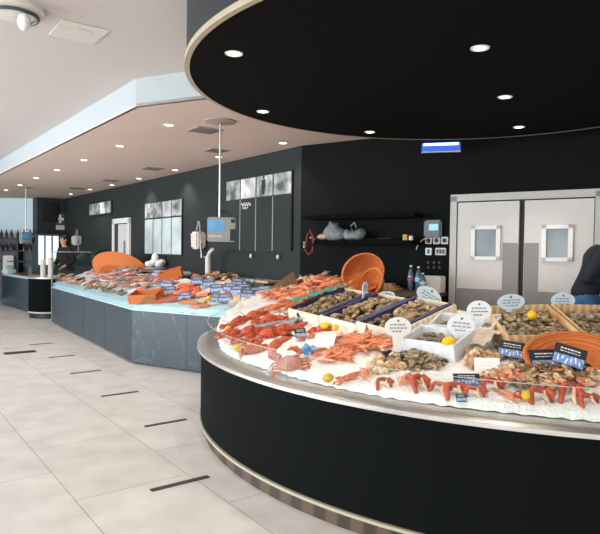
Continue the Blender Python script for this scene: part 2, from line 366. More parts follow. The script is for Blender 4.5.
# ------------------------------------------------------------------ ceiling fittings
def make_light():
    o = empty('recessed_downlight')
    MB().lathe([(.052, -.004), (.075, -.006), (.078, 0)], 20).build('trim_ring', M['white'], o)
    MB().lathe([(0, -.003), (.055, -.003)], 20).build('lens', M['lamp'], o); return o
def spot(P, power, size=1.9, blend=.7, rad=.06, colr=(1, .9, .76)):
    l = bpy.data.lights.new('spot', 'SPOT'); l.energy = power; l.spot_size = size; l.spot_blend = blend; l.shadow_soft_size = rad; l.color = colr
    o = bpy.data.objects.new('spot', l); col.objects.link(o); o.location = P; return o
can = [(234, 53.5, 'near the left rim of the black canopy'), (480, 48, 'nearest the viewer right of the middle of the black canopy'), (505, 97, 'at the right of the black canopy behind the nearest one'),
 (263, 111.5, 'at the far left edge of the black canopy'), (370, 132, 'at the far edge of the black canopy beside the blue sign'), (519, 127, 'at the far right edge of the black canopy')]
for px, py, l in can:
    P = onz(px, py, ZD); tag(put(inst('dl', make_light), P, sc=.72), 'lit round downlight '+l, 'ceiling light', 'downlights in the black canopy')
    spot(P-Vector((0, 0, .03)), 42)
sof = [(169, 125), (120, 146), (84, 160), (57, 170), (36, 178), (20, 185), (6, 190), (175, 170), (139, 178.5), (112, 185), (90, 189.5), (71, 194), (219, 157), (283, 143)]
sl = ['nearest the pale fascia corner', 'second along the fascia row from its corner', 'third along the fascia row from its corner', 'fourth along the fascia row from its corner', 'fifth along the fascia row from its corner', 'sixth along the fascia row', 'last of the fascia row at the far left',
 'nearest of the row along the dark wall', 'second of the row along the dark wall', 'third of the row along the dark wall', 'fourth of the row along the dark wall', 'farthest of the row along the dark wall', 'beside the hanging scale pole', 'beside the black canopy edge']
for i, ((px, py), l) in enumerate(zip(sof, sl)):
    P = onz(px, py, ZC); tag(put(inst('dl', make_light), P, sc=.88), 'lit downlight in the lowered ceiling, '+l, 'ceiling light', 'downlights in the lowered ceiling')
    if i in (0, 1, 2, 4, 6, 7, 8, 10, 12, 13): spot(P-Vector((0, 0, .03)), 38 if i not in (12, 13) else 26)
def make_vent():
    vm = mat('#a3938a', .7, noise=.03); o = empty('ceiling_vent'); MB().box((0, 0, -.006), (.42, .42, .012)).build('frame', vm, o, smooth=False)
    m = MB()
    for k in range(6): m.box((0, -.15+.06*k, -.014), (.34, .02, .008))
    m.build('louvre', M['dgrey'], o, smooth=False); return o
for px, py, s, l in ((205, 130, .8, 'flat square vent beside the hanging pole mount'), (216, 150.5, .7, 'small slotted vent beside the hanging pole light'), (152, 168.5, .8, 'slotted vent between the two downlight rows'), (110, 180.5, .8, 'slotted vent midway to the far wall'), (77, 188, .9, 'farthest slotted vent near the dark wall')):
    tag(put(inst('vent', make_vent), onz(px, py, ZC), math.atan2(.8, -.6), sc=s), l+' in the lowered ceiling', 'vent', 'vents in the lowered ceiling')
P = onz(79, 32, ZU); cp = empty('ceiling_panel'); put(cp, P, math.atan2(.6, .8))
MB().box((0, 0, -.004), (.36, .40, .008), bev=.003).build('frame', M['offwhite'], cp, smooth=False); MB().lathe([(0, -.010), (.1, -.010)], 24).build('speaker_grille', M['offwhite'], cp)
tag(cp, 'flat square pale panel in the upper ceiling', 'ceiling panel')
P = onz(14, 8, ZU); wl = empty('ceiling_projector', P)
MB().lathe([(.21, 0), (.21, -.03), (.17, -.045), (0, -.045)], 32).build('mount', M['offwhite'], wl)
MB().tube([(.16*math.cos(t), .16*math.sin(t), -.06) for t in [k*.25-2 for k in range(16)]], .012, 6).build('cable', M['dgrey'], wl)
MB().sph((.10, -.06, -.12), (.045, .075, .06), rot=Matrix.Rotation(.5, 3, 'Z')).build('lens_housing', M['white'], wl)
tag(wl, 'white round ceiling fixture with a dark curved cable at the top left', 'ceiling fixture')
# blue lit sign
P = onplane(441, 147, B(0, 0, .35), BN); sg = empty('exit_sign', P, math.atan2(BD.y, BD.x)+.32)
MB().box((0, 0, .0), (.42, .03, .10), bev=.006).build('panel', M['exit_blue'], sg, smooth=False)
MB().box((0, -.018, .028), (.38, .006, .026), bev=.002).build('light_bar', M['exit_white'], sg, smooth=False)
MB().box((0, -.004, -.056), (.43, .04, .012)).build('lower_rail', M['steel'], sg, smooth=False)
h_ = MB()
for sx in (-.15, .15): h_.tube([(sx, 0, .05), (sx, 0, ZC-P.z)], .006, 6)
h_.build('hanger', M['dark'], sg)
tag(sg, 'blue lit emergency sign hanging below the canopy edge before the black wall', 'sign')

# ------------------------------------------------------------------ pictures and panels on wall A
def photo_panel(px0, px1, ptop, pmid, pbot, lower, label, script=False, name='photo_display'):
    s1, zt_ = pA(px0, ptop[0]); s0, zt2 = pA(px1, ptop[1]); zb = (pA(px0, pbot[0])[1]+pA(px1, pbot[1])[1])/2; zt_ = (zt_+zt2)/2
    zm = (pA(px0, pmid[0])[1]+pA(px1, pmid[1])[1])/2
    root = empty(name, A((s0+s1)/2, zb, 0)); W = s1-s0
    root.rotation_euler = (0, 0, math.atan2(-AD.y, -AD.x))      # local x runs to the right along the wall, -y into the room
    hh = zt_-zb
    MB().box((0, -.015, hh/2), (W, .03, hh)).build('backing', M['black'], root, smooth=False)
    ph = ['photo1', 'photo2', 'photo3', 'photo1']
    for k in range(4):
        x0 = -W/2+W*k/4
        im = MB().box((x0+W/8, -.034, (zm-zb+hh)/2), (W/4-.035, .008, hh-(zm-zb)-.03)).build('photograph', M[ph[(k+(1 if script else 0)) % 4]], root, smooth=False)
        if script and k == 2:
            f = MB(); zc = zm-zb
            f.sph((x0+W/8-.02, -.04, zc+.30), (.028, .004, .035)); f.tube([(x0+W/8-.02, -.04, zc+.26), (x0+W/8-.02, -.04, zc+.16), (x0+W/8-.02, -.04, zc+.04)], [.05, .06, .03], 8, flat=.12, up=Vector((0, 1, 0)))
            f.build('silhouette', M['black'], im)
        if lower: MB().box((x0+W/8, -.034, (zm-zb)/2), (W/4-.03, .008, zm-zb-.03)).build('lower_panel', M[lower], root, smooth=False)
        if lower and k: MB().box((x0, -.036, (zm-zb)/2), (.014, .012, zm-zb)).build('divider', M['steel'] if script else M['dark'], root, smooth=False)
    if script:
        t = MB(); zc = zm-zb-.08
        pts = [(-W/2+W*.27+.012*i, -.042, zc+.028*math.sin(i*1.1)) for i in range(24)]
        t.tube(pts, .005, 5); t.tube([(p[0]+.04, -.042, zc-.055+.015*math.sin(j*1.2)) for j, p in enumerate(pts[:14])], .004, 5)
        t.build('lettering', M['ink'], root)
    tag(root, label, 'panel', 'photo panels on the dark wall'); return root
photo_panel(228, 294, (182, 169.5), (201, 195), (250.5, 251), 'wallA', 'large dark panel with four black-and-white photographs above white script, nearest the wall corner', True)
photo_panel(146.5, 183.5, (203, 199), (218.5, 217), (255, 254.5), 'painted_mirror', 'panel of four photographs above four pale mirrored strips, right of the white door')
photo_panel(90.5, 112.5, (203.5, 201), (215.5, 213.5), (216, 214), None, 'row of four small grey photographs high on the dark wall, left of the white door', name='photo_row')
for (px, py), l in (((253, 256), 'left'), ((280, 257), 'right')):
    s, z = pA(px, py); o = empty('wall_hook', A(s, z, 0), math.atan2(-AD.y, -AD.x))
    MB().tube([(0, 0, .0), (0, -.02, 0)], .035, 12).build('plate', M['dgrey'], o); MB().sph((0, -.04, -.0), (.022, .02, .035), 10, 7).build('hook', M['offwhite'], o)
    tag(o, 'small white round wall hook, %s of the two under the large photo panel' % l, 'hook', 'wall hooks')
def dispenser(px0, px1, py0, py1, label, offp=0):
    s1, z1 = pA(px0, py0, .1); s0, z0 = pA(px1, py1, .1); W = abs(s1-s0)*.62
    o = empty('paper_dispenser', A((s0+s1)/2, z0, 0), math.atan2(-AD.y, -AD.x))
    MB().box((0, -.1, (z1-z0)/2), (W, .2, z1-z0), bev=.03, taper=.9).build('housing', M['offwhite'], o)
    MB().box((0, -.1, -.005), (W*.7, .12, .012)).build('paper_slot', M['dgrey'], o, smooth=False)
    t = MB(); t.tube([(W*.42, -.1, -.15), (W*.52, -.12, .1), (W*.3, -.12, z1-z0+.16), (0, -.1, z1-z0+.18), (-W*.3, -.1, z1-z0+.02)], .014, 7)
    t.build('hose', M['steel'], o)
    tag(o, label, 'dispenser', 'paper dispensers'); return o
dispenser(193, 204, 232, 249, 'white wall dispenser with curved hose beside the hanging scale')
dispenser(73.5, 80, 236, 245, 'white wall dispenser far along the dark wall beside the standing worker')

# ------------------------------------------------------------------ hanging scale terminals
def make_scale(drop):
    o = empty('hanging_scale')
    MB().lathe([(0, 0), (.17, 0), (.17, -.012), (.03, -.03)], 28).build('ceiling_plate', mat('#a3938a', .7, noise=.03), o)
    MB().tube([(0, 0, 0), (0, 0, -drop)], .012, 12).build('pole', M['steel'], o)
    hs = MB().box((.02, -.0, -drop-.14), (.31, .14, .27), bev=.012).build('housing', M['housing'], o)
    MB().box((-.04, -.073, -drop-.10), (.19, .01, .13), bev=.004).build('screen', M['bluescreen'], hs, smooth=False)
    MB().box((.145, -.073, -.20-drop), (.06, .01, .13)).build('printer_slot', M['black'], hs, smooth=False)
    MB().box((.145, -.073, -.045-drop), (.045, .01, .04)).build('camera_window', M['black'], hs, smooth=False)
    k = MB()
    for i in range(5): k.box((-.11+.03*i, -.073, -drop-.215), (.02, .008, .02))
    k.build('keypad', M['offwhite'], hs, smooth=False)
    MB().tube([(.14, 0, -drop), (.1, 0, -drop+.05), (.03, 0, -drop+.06), (0, 0, -drop+.1)], .006, 6).build('cable', M['black'], o)
    return o
P = onz(220.5, 121, ZC); drop = P.z - aty(220, 217, P.y).z
tag(put(inst('scale', make_scale, round(drop, 3)), P, .16), 'steel scale terminal with blue screen hanging on a pole before the photo panels', 'scale')
P = onz(26, 187.5, ZC)
tag(put(inst('scale', make_scale, round(drop, 3)), P, 1.0), 'second scale terminal hanging on a pole at the far left before dark shelves', 'scale')

# ------------------------------------------------------------------ wall B fittings
def shelf(px0, px1, py, depth, th, label):
    s0, z = pB(px0, py[0], depth); s1, z2 = pB(px1, py[1], depth); o = empty('wall_shelf', B(0, (z+z2)/2, 0)); 
    m = boxB(s0, s1, -th/2, th/2, 0, depth).xf(Matrix.Translation(-B(0, 0, 0))); m.build('board', M['shelf'], o, smooth=False)
    tag(o, label, 'shelf', 'floating shelves on the black wall'); return (z+z2)/2 + th/2
zs1 = shelf(303, 414, (217, 215), .28, .05, 'upper black floating shelf, empty, above the grey bags')
zs2 = shelf(313, 411, (241, 243.5), .30, .05, 'lower black floating shelf carrying the grey bags and papers')
yb = math.atan2(BD.y, BD.x)
def onB(px, z, off): # point on wall B frame under pixel column px
    q = onplane(px, 240, B(0, 0, off), BN); return Vector((q.x, q.y, z))
def bag(px, w, hgt, lab, loop, seed):
    random.seed(seed); o = empty('grey_bag', onB(px, zs2, .15), yb)
    m = MB().sph((0, 0, hgt*.45), (w/2, .10, hgt*.5), 18, 12)
    for v in m.bm.verts:
        v.co += Vector((0, 0, .035*math.sin(v.co.x*23+seed)*(v.co.z/hgt))) + Vector((RU(-.008, .008),)*3); v.co.z = max(0, v.co.z)
    if loop == 0: m.tube([(-.04, 0, hgt*.75), (-.06, 0, hgt*1.15)], [.05, .012], 8)
    m.build('sack', M['greybag'], o)
    if loop == 0: MB().sph((-w*.42, -.03, .045), (.085, .07, .04)).build('opening', M['pale'], o)
    else: MB().tube([(-.02, 0, hgt*.7), (-.05, 0, hgt*1.2), (.0, 0, hgt*1.5), (.03, 0, hgt*1.1), (.02, 0, hgt*.7)], .012, 6).build('knot', M['greybag'], o)
    tag(o, lab, 'bag', 'grey bags on the lower shelf')
bag(334, .34, .21, 'taller crumpled grey bag with a beige open mouth on the lower shelf', 0, 2)
bag(354, .30, .15, 'flatter crumpled grey bag with a knotted top on the lower shelf', 1, 5)
random.seed(11)
for px, w, yaw, l in ((350, .30, .06, 'white sheet of paper under the flatter grey bag on the lower shelf'), (378, .36, -.1, 'white curled paper sheaf at the middle of the lower shelf')):
    m = MB(); rows = []
    for i in range(9):
        x = -w/2+w*i/8; rows.append([(x, y, .006+.02*abs(math.sin(i*.7))*(i/8)) for y in (-.13, .11)])
    m.strip(rows); o = m.build('paper_sheet', M['white']); tag(put(o, onB(px, zs2+.002, .16), yb+yaw), l, 'paper', 'papers on the lower shelf')
o = MB().box((0, 0, .035), (.055, .05, .07), bev=.004).build('small_box', M['yellow'], smooth=False); tag(put(o, onB(405.5, zs2, .15), yb), 'small yellow box at the right end of the lower shelf', 'box')
o = empty('small_jar', onB(411, zs2, .15), yb); MB().lathe([(0, 0), (.025, 0), (.025, .05), (.018, .055), (0, .055)], 12).build('jar', M['white'], o); MB().lathe([(.02, .055), (.02, .068), (0, .068)], 12).build('lid', M['black'], o); tag(o, 'small white jar with dark lid beside the yellow box on the lower shelf', 'jar')
# red straps hanging at the shelf end
o = empty('strap_bundle', onB(313.5, zs2-.02, .33), yb)
MB().tube([(.02, 0, .02), (-.06, 0, .15), (-.10, 0, .06), (-.12, 0, -.06)], .012, 6).build('strap', M['redcord'], o)
MB().tube([(-.02, .0, .1), (.0, 0, -.02), (-.02, 0, -.12), (-.07, 0, -.17), (-.13, 0, -.1), (-.12, 0, .0)], .012, 6).build('loop', M['redcord'], o)
MB().tube([(-.13, 0, -.02), (-.15, 0, .0), (-.14, 0, -.08)], .014, 6).build('buckle', M['offwhite'], o)
MB().tube([(-.05, 0, .05), (-.05, .3, .05)], .006, 6).build('peg', M['steel'], o)
tag(o, 'dark red straps hanging in loops at the left end of the lower shelf', 'straps')
# controls
s0, z0 = pB(425, 238); s1, z1 = pB(443, 220); o = empty('wall_controller', B((s0+s1)/2, (z0+z1)/2), yb)
w, hh = s1-s0, z1-z0
MB().box((0, -.03, 0), (w, .06, hh), bev=.02).build('casing', M['plastic'], o); MB().box((.02, -.063, .02), (w*.52, .008, hh*.35)).build('display', M['screen'], o, smooth=False)
tag(o, 'grey wall controller with a lit pale display beside the double doors', 'controller')
for i, px in enumerate((429, 437, 445)):
    s, z = pB(px, 240.5); o = empty('wall_socket', B(s, z), yb); MB().box((0, -.01, 0), (.085, .02, .085), bev=.006).build('plate', M['offwhite'], o, smooth=False)
    MB().lathe([(0, .0), (.028, 0)], 16).xf(Matrix.Translation((0, -.0215, 0)) @ Matrix.Rotation(PI/2, 4, 'X')).build('socket_face', M['dark'], o)
    tag(o, 'square wall socket, %s of three under the grey controller' % ('left', 'middle', 'right')[i], 'socket', 'sockets in a row')
for px, w, l, mt in ((429, .08, 'single lilac-grey switch plate below the three sockets', 'plaqueb'), (441, .13, 'double pale switch plate below the three sockets', 'offwhite')):
    s, z = pB(px, 251.5); o = empty('switch_plate', B(s, z), yb); MB().box((0, -.01, 0), (w, .02, .085), bev=.005).build('plate', M[mt], o, smooth=False)
    for k in range(1 if w < .1 else 3): MB().box(((k-(0 if w < .1 else 1))*.036, -.022, 0), (.026, .008, .05)).build('rocker', M['dgrey'], o, smooth=False)
    tag(o, l, 'switch')
for i in range(6):
    s, z = pB(428.5+5.5*(i % 3), 262.5+5*(i//3)); o = MB().lathe([(0, .014), (.012, .014), (.018, 0)], 12).xf(Matrix.Rotation(PI/2, 4, 'X')).build('round_wall_switch', M['dgrey'])
    put(o, B(s, z), yb); tag(o, 'small round grey wall switch, %s of the %s row above the white box' % (('left', 'middle', 'right')[i % 3], ('upper', 'lower')[i//3]), 'knob', 'small wall knobs')
m = MB().tube([(0, -.02, 0), (-.08, -.03, -.06), (-.11, -.03, -.14)], .006, 6); s, z = pB(426, 238)
tag(put(m.build('cable', M['offwhite']), B(s, z), yb), 'pale cable hanging from the left of the grey controller', 'cable')

# back worktops along both walls
ZW = 1.20
bt = empty('back_counter', B(.3, 0, 0))
boxB(.10, pB(449, 289)[0]-.02, ZW-.05, ZW, .0, .5).xf(Matrix.Translation(-B(.3, 0, 0))).build('worktop', M['backtop'], bt, smooth=False)
boxB(.12, pB(449, 289)[0]-.05, 0, ZW-.05, .0, .45).xf(Matrix.Translation(-B(.3, 0, 0))).build('cabinet', M['black'], bt, smooth=False)
tag(bt, 'dark back counter with brown worktop along the black wall', 'counter')
bt2 = empty('back_counter', A(.2, 0, 0))
boxA(.25, 9.0, ZW-.05, ZW, .0, .42).xf(Matrix.Translation(-A(.2, 0, 0))).build('worktop', M['dark'], bt2, smooth=False)
boxA(.27, 8.98, 0, ZW-.05, .0, .38).xf(Matrix.Translation(-A(.2, 0, 0))).build('cabinet', M['black'], bt2, smooth=False)
tag(bt2, 'long dark back counter along the wall of photo panels', 'counter')
def onA(px, z, off): q = onplane(px, 260, A(0, 0, off), AN); return Vector((q.x, q.y, z))
ya = math.atan2(-AD.y, -AD.x)
o = MB().box((0, 0, .09), (.24, .16, .19), bev=.01).build('white_box', M['offwhite'], smooth=False); tag(put(o, onB(434, ZW, .2), yb), 'plain white box standing on the back counter beside the bottles', 'box')
def bottle(hgt, lb):
    o = empty('water_bottle'); MB().lathe([(0, 0), (.036, 0), (.038, .02), (.034, .07), (.038, .12), (.036, hgt*.68), (.014, hgt*.88), (.013, hgt*.94)], 16).build('bottle', GB, o)
    MB().lathe([(.034, .02), (.034, hgt*.66), (.013, hgt*.86), (0, hgt*.86)], 16).build('water', mat('#8fa3ae', .15, noise=.1, scale=12), o)
    MB().lathe([(.015, hgt*.93), (.015, hgt), (0, hgt)], 12).build('cap', M['plaqueb'], o)
    MB().lathe([(.0395, hgt*.40), (.0395, hgt*.55)], 16).build('wrap_label', M[lb], o); return o
for px, of, hg, lb, l in ((411.5, .22, .30, 'label_pink', 'clear water bottle with a pink wrap, leftmost of three on the back counter'), (419, .26, .29, 'screen', 'clear water bottle with a pale blue wrap, middle of three on the back counter'), (423.5, .34, .22, 'plaqueb', 'shorter clear water bottle nearest the white box on the back counter')):
    tag(put(bottle(hg, lb), onB(px, ZW, of), yb), l, 'bottle', 'bottles on the back counter')
for i in range(3):
    o = MB().box((0, 0, .012), (.30-.03*i, .22, .022), bev=.004).build('wooden_board', M['board'], smooth=False)
    tag(put(o, onB(389-i*2, ZW+.026*i, .22), yb+.1*i), '%s wooden board in the small stack beside the orange wicker bowl' % ('bottom', 'middle', 'top')[i], 'board', 'boards on the back counter')
# black appliance at the wall corner
o = empty('vacuum_sealer', onB(312, ZW, .26), yb-.1)
MB().box((0, 0, .045), (.34, .26, .09), bev=.012).build('base', M['black'], o); MB().box((.02, 0, .10), (.30, .22, .02), bev=.008).build('lid', M['steel'], o); MB().box((-.10, -.1, .125), (.05, .03, .03), bev=.005).build('latch', M['dgrey'], o)
tag(o, 'low black appliance with a metal lid on the back counter near the wall corner', 'appliance')

# wicker baskets
def make_bowl(rx, ry, dep, handle=False):
    o = empty('wicker_basket')
    prof = [(0, .0), (.55, .0), (.72, .03), (.88, dep*.6), (1, dep), (.975, dep), (.86, dep*.6+.01), (.7, .045), (.53, .018), (0, .018)]
    MB().lathe([(r_*rx, z) for r_, z in prof], 48, sy=ry/rx).build('bowl', M['wicker'], o)
    MB().tube([(rx*math.cos(t), ry*math.sin(t), dep) for t in [2*PI*k/48 for k in range(49)]], .013, 8, caps=False).build('rim', M['wicker'], o)
    if handle:
        MB().tube([(-rx*math.cos(a), ry*math.sin(a), dep+.09*math.cos(b)) if 0 else (-rx-.075*math.sin(PI*k/10), .10-.02*k, dep-.01) for k in range(11) for a, b in [(0, 0)]], .011, 8).build('handle', M['wicker'], o)
    return o
P = aty(361, 277, 6.5)
b1 = make_bowl(.245, .20, .15, True); put(b1, P+Vector((0, .06, .0)), .0, None); b1.rotation_mode = 'XYZ'; b1.rotation_euler = (1.15, -.62, .35); tag(b1, 'large orange wicker basket with a loop handle leaning upright behind the crates', 'basket')
P = aty(378, 285, 6.4)
b2 = make_bowl(.16, .15, .12); put(b2, P); b2.rotation_euler = (1.25, -.4, -.75); tag(b2, 'smaller orange wicker basket leaning against the right side of the big basket', 'basket')

# ------------------------------------------------------------------ round display counter
C0 = Vector((2.28, 5.98)); RIM = 3.27; T0 = math.radians(150); T1 = math.radians(345)
def pol(r_, t, z=0): return Vector((C0.x+r_*math.cos(t), C0.y+r_*math.sin(t), z))
def zr(x, y): return .795 + .2*max(0, RIM-math.hypot(x-C0.x, y-C0.y)) + .12*max(0, y-5)
def nr(x, y):
    e = .05; return Vector((-(zr(x+e, y)-zr(x-e, y))/(2*e), -(zr(x, y+e)-zr(x, y-e))/(2*e), 1)).normalized()
def march(px, py, fz, dz=0, t0=2., t1=16.):
    d = ray(px, py); t = t0
    while t < t1:
        q = EYE+d*t
        if q.z <= fz(q.x, q.y)+dz: return q
        t += .004
    return EYE+d*t1
def disp(px, py, dz=0): return march(px, py, zr, dz)
rc = empty('round_display_counter', (C0.x, C0.y, 0)); NT = 120
def ann(prof, name, m, parent=rc, n=NT):
    return MB().lathe(prof, n, a0=T0, a1=T1).build(name, m, parent)
ann([(3.215, .115), (3.232, .13), (3.232, .74), (3.20, .77)], 'front_panel', M['body'])
ann([(3.18, .098), (3.243, .10), (3.243, .118), (3.18, .12)], 'light_strip', mat('#b5b09a', .5, noise=.03))
ann([(3.205, 0), (3.205, .10)], 'tiled_plinth', M['plinth'])
ann([(3.16, .738), (3.25, .752), (3.268, .76), (3.268, .784), (3.25, .794), (3.18, .796), (3.04, .797), (3.03, .76)], 'steel_rim', M['steel'])
ann([(3.182, .794), (3.176, .985), (3.170, .985), (3.176, .794)], 'curved_glass', G)
ann([(3.1755, .985), (3.1755, .9875), (3.1705, .9875), (3.1705, .985)], 'glass_edge', mat('#cfc9bd', .4, noise=.02))
for t in (math.radians(222), math.radians(262), math.radians(279)):
    oc = Vector((C0.x, C0.y, 0)); MB().tube([pol(3.18, t, .795)-oc, pol(3.174, t, .985)-oc], .0025, 5).build('glass_joint', mat('#a9b6b4', .3, noise=.02), rc)
def rin(t):
    u = (math.degrees(t)-196)/34; u = max(0, min(1, u)); u = u*u*(3-2*u); return 2.05+(1.40-2.05)*u
ip = MB(); rows = [[(rin(T0+(T1-T0)*j/NT)*math.cos(T0+(T1-T0)*j/NT), rin(T0+(T1-T0)*j/NT)*math.sin(T0+(T1-T0)*j/NT), z) for j in range(NT+1)] for z in (0, .98)]
ip.strip(rows).build('inner_panel', M['body'], rc)
ep = MB()
for t in (T0, T1):
    ps = [(3.18, .02), (3.18, .75), (3.1, .79), (rin(t), 1.0), (rin(t), .02)]
    f = ep.bm.faces.new([ep.bm.verts.new((r_*math.cos(t), r_*math.sin(t), z)) for r_, z in ps])
ep.build('end_panel', M['body'], rc, smooth=False)
tag(rc, 'big round black fish counter with a steel rim and curved glass in the foreground', 'counter')
random.seed(3)
im = MB(); rows = []
for i in range(46):
    row = []
    for j in range(221):
        t = T0+(T1-T0)*j/220; r_ = 3.09+.012*math.sin(j*2.7)+.008*math.sin(j*6.1) - (3.09-rin(t))*i/45; p = pol(r_, t)
        z = zr(p.x, p.y) + (RU(-.010, .008) if i else -.03)
        row.append((p.x, p.y, z))
    rows.append(row)
im.strip(rows); tag(im.build('crushed_ice', M['ice']), 'bed of white crushed ice sloping up inside the round counter', 'ice', kind='stuff')

# ------------------------------------------------------------------ left marble counter
L1 = Vector((-5.46, 12.98)); L2 = Vector((-2.39, 8.42)); L3 = Vector((-.80, 7.52))
e1 = (L2-L1).normalized(); n1 = Vector((-e1.y, e1.x)) if Vector((-e1.y, e1.x)).dot(Vector((1, 1))) > 0 else Vector((e1.y, -e1.x))
e2 = (L3-L2).normalized(); n2 = Vector((-e2.y, e2.x))
def inl(x, y): p = Vector((x, y)); return min((p-L2).dot(n1), (p-L2).dot(n2))
def zl(x, y): return .865 + .32*max(0, min(1.0, inl(x, y)))
def nl(x, y):
    e = .04; return Vector((-(zl(x+e, y)-zl(x-e, y))/(2*e), -(zl(x, y+e)-zl(x, y-e))/(2*e), 1)).normalized()
def dl(px, py, dz=0):
    d = ray(px, py); t = 6.
    while t < 15:
        q = EYE+d*t
        if inl(q.x, q.y) > -.01 and q.z <= zl(q.x, q.y)+dz: return q
        t += .004
    return EYE+d*9
# miter offsets
def offp(o_):
    # corner where both offset lines meet
    a = L2+n1*o_; b = L2+n2*o_
    k = (b-a).dot(e1) ; den = e1.x*(-e2.y)-e1.y*(-e2.x)
    d = b-a; t = (d.x*(-e2.y)-d.y*(-e2.x))/den
    return [L1+n1*o_, a+e1*t, L3+n2*o_]
lc = empty('marble_display_counter', (L2.x, L2.y, 0)); OL = Vector((L2.x, L2.y, 0))
def wallstrip(o_, z0, z1, th, name, m, parent):
    a = offp(o_); b = offp(o_+th); mb = MB()
    mb.prism([tuple(p-L2) for p in a]+[tuple(p-L2) for p in b[::-1]], z0, z1); return mb.build(name, m, parent, smooth=False)
wallstrip(.0, .03, .775, .05, 'marble_front', M['marble'], lc)
wallstrip(.05, 0, .05, .05, 'plinth', M['black'], lc)
wallstrip(-.004, .775, .79, .03, 'edge_rail', M['plaqueb'], lc)
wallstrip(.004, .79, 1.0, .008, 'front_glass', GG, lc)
wallstrip(1.02, 0, 1.17, .04, 'rear_panel', M['black'], lc)
ends = MB()
a, b = L1+n1*.01, L1+n1*1.04
ends.prism([tuple(a-L2), tuple(b-L2), tuple(b-L2+e1*.04), tuple(a-L2+e1*.04)], .02, .86)
ends.build('end_panel', M['black'], lc, smooth=False)
sj = MB()
for k in (.25, .5, .75): p = L1.lerp(L2, k)-L2; sj.tube([(p.x, p.y, .03), (p.x, p.y, .775)], .003, 4)
p = L2.lerp(L3, .55)-L2; sj.tube([(p.x, p.y, .03), (p.x, p.y, .775)], .003, 4); sj.build('panel_joint', M['black'], lc)
tag(lc, 'long dark blue-grey marble fish counter along the aisle with an angled corner', 'counter')
im = MB(); rows = []
front = [L1.lerp(L2, i/60) for i in range(61)] + [L2.lerp(L3, i/24) for i in range(1, 25)]
def lerp3(o_, i):
    c = offp(o_); return c[0].lerp(c[1], i/60) if i <= 60 else c[1].lerp(c[2], (i-60)/24)
for k, (o_, z) in enumerate([(.018, .79), (.018, .86)]+[(.018+1.0*q/14, None) for q in range(1, 15)]):
    row = []
    for i in range(85):
        p = lerp3(o_, i); row.append((p.x, p.y, (z if z else zl(p.x, p.y))+RU(-.008, .008)))
    rows.append(row)
im.strip(rows); tag(im.build('crushed_ice', M['daylit_ice']), 'white crushed ice bed with daylight blue painted in, behind the glass of the marble counter', 'ice', kind='stuff')
# glass partition and rail at the far end of the marble counter
gp = empty('glass_screen', (L1.x, L1.y, 0)); q = Vector((-e1.x, -e1.y))*.03
top = 1.56
def gquad(o0, o1, z0, z1, th, mb=None):
    mb = mb or MB(); a = q+n1*o0; b = q+n1*o1
    return mb.prism([tuple(a), tuple(b), tuple(b-e1*th), tuple(a-e1*th)], z0, z1)
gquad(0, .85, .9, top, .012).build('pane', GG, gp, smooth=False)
gquad(-.004, .012, .02, top, .02).build('edge_post', mat('#8fb0ab', .3, noise=.03), gp, smooth=False)
gquad(0, .85, top-.008, top+.012, .02).build('top_rail', M['steel'], gp, smooth=False)
tag(gp, 'upright greenish glass screen with steel rail ending the marble counter', 'screen')

# round-ended dark cabinet and far counter
RCN = Vector((-5.98, 14.1)); cbn = empty('round_cabinet', (RCN.x, RCN.y, 0))
MB().lathe([(.45, 0), (.45, .12)], 40).build('plinth', M['black'], cbn); MB().lathe([(.47, .12), (.48, .125), (.48, .15), (.47, .155)], 48).build('light_band', M['cream'], cbn)
MB().lathe([(.47, .15), (.47, .92)], 48).build('drum', M['body'], cbn); MB().lathe([(.47, .92), (.49, .93), (.49, .955), (.0, .955)], 48).build('steel_top', M['steel'], cbn)
tag(cbn, 'round dark cabinet with a pale light band at the far end of the marble counter', 'cabinet')
F1 = Vector((-6.72, 14.75)); F0 = Vector((-9.9, 18.6)); ef = (F0-F1).normalized(); nf = Vector((ef.y, -ef.x)) 
if nf.x < 0: nf = -nf
fc = empty('far_display_counter', (F1.x, F1.y, 0))
def fbox(o0, o1, l0, l1, z0, z1): 
    a = ef*l0+nf*o0; b = ef*l1+nf*o0; c = ef*l1+nf*o1; d = ef*l0+nf*o1
    return MB().prism([tuple(a), tuple(b), tuple(c), tuple(d)], z0, z1)
fbox(0, .9, 0, 4.5, .02, .84).build('marble_front', M['marble'], fc, smooth=False); fbox(.01, .9, 0, 4.5, .84, .90).build('ice_tray', M['daylit_ice'], fc, smooth=False)
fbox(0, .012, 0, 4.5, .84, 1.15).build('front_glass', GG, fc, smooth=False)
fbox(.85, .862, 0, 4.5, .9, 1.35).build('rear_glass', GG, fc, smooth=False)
tag(fc, 'farthest marble counter with greenish glass at the left edge', 'counter')

# ------------------------------------------------------------------ far left back area
def onF(px, z, off): # near far wall
    q = onplane(px, 245, FW-Vector((0, off, 0)), Vector((0, 1, 0))); return Vector((q.x, q.y, z))
yf = math.atan2(.6, .8)
qf = onplane(47.5, 245, BK-AD*.5, AD); fr = empty('display_fridge', (qf.x, qf.y, 0), yf)
zb_, zt_ = 1.22, 1.98
MB().box((0, .15, 1.02), (.62, .5, 2.04), bev=.01).build('cabinet', M['dgrey'], fr, smooth=False)
for k in range(3): MB().box((-.19+.19*k, -.11, 1.58), (.14, .03, .80)).build('glass_door', M['bright'], fr, smooth=False)
tag(fr, 'upright fridge with three bright white glass strips at the far end', 'fridge')
tv = MB().box((0, 0, .28), (.40, .06, .56), bev=.01).build('wall_screen', M['black'], smooth=False)
pt = onplane(50.5, 222, BK-AD*.05, AD); tag(put(tv, Vector((pt.x, pt.y, pt.z)), yf), 'dark flat wall screen on the dark block above the fridge', 'screen')
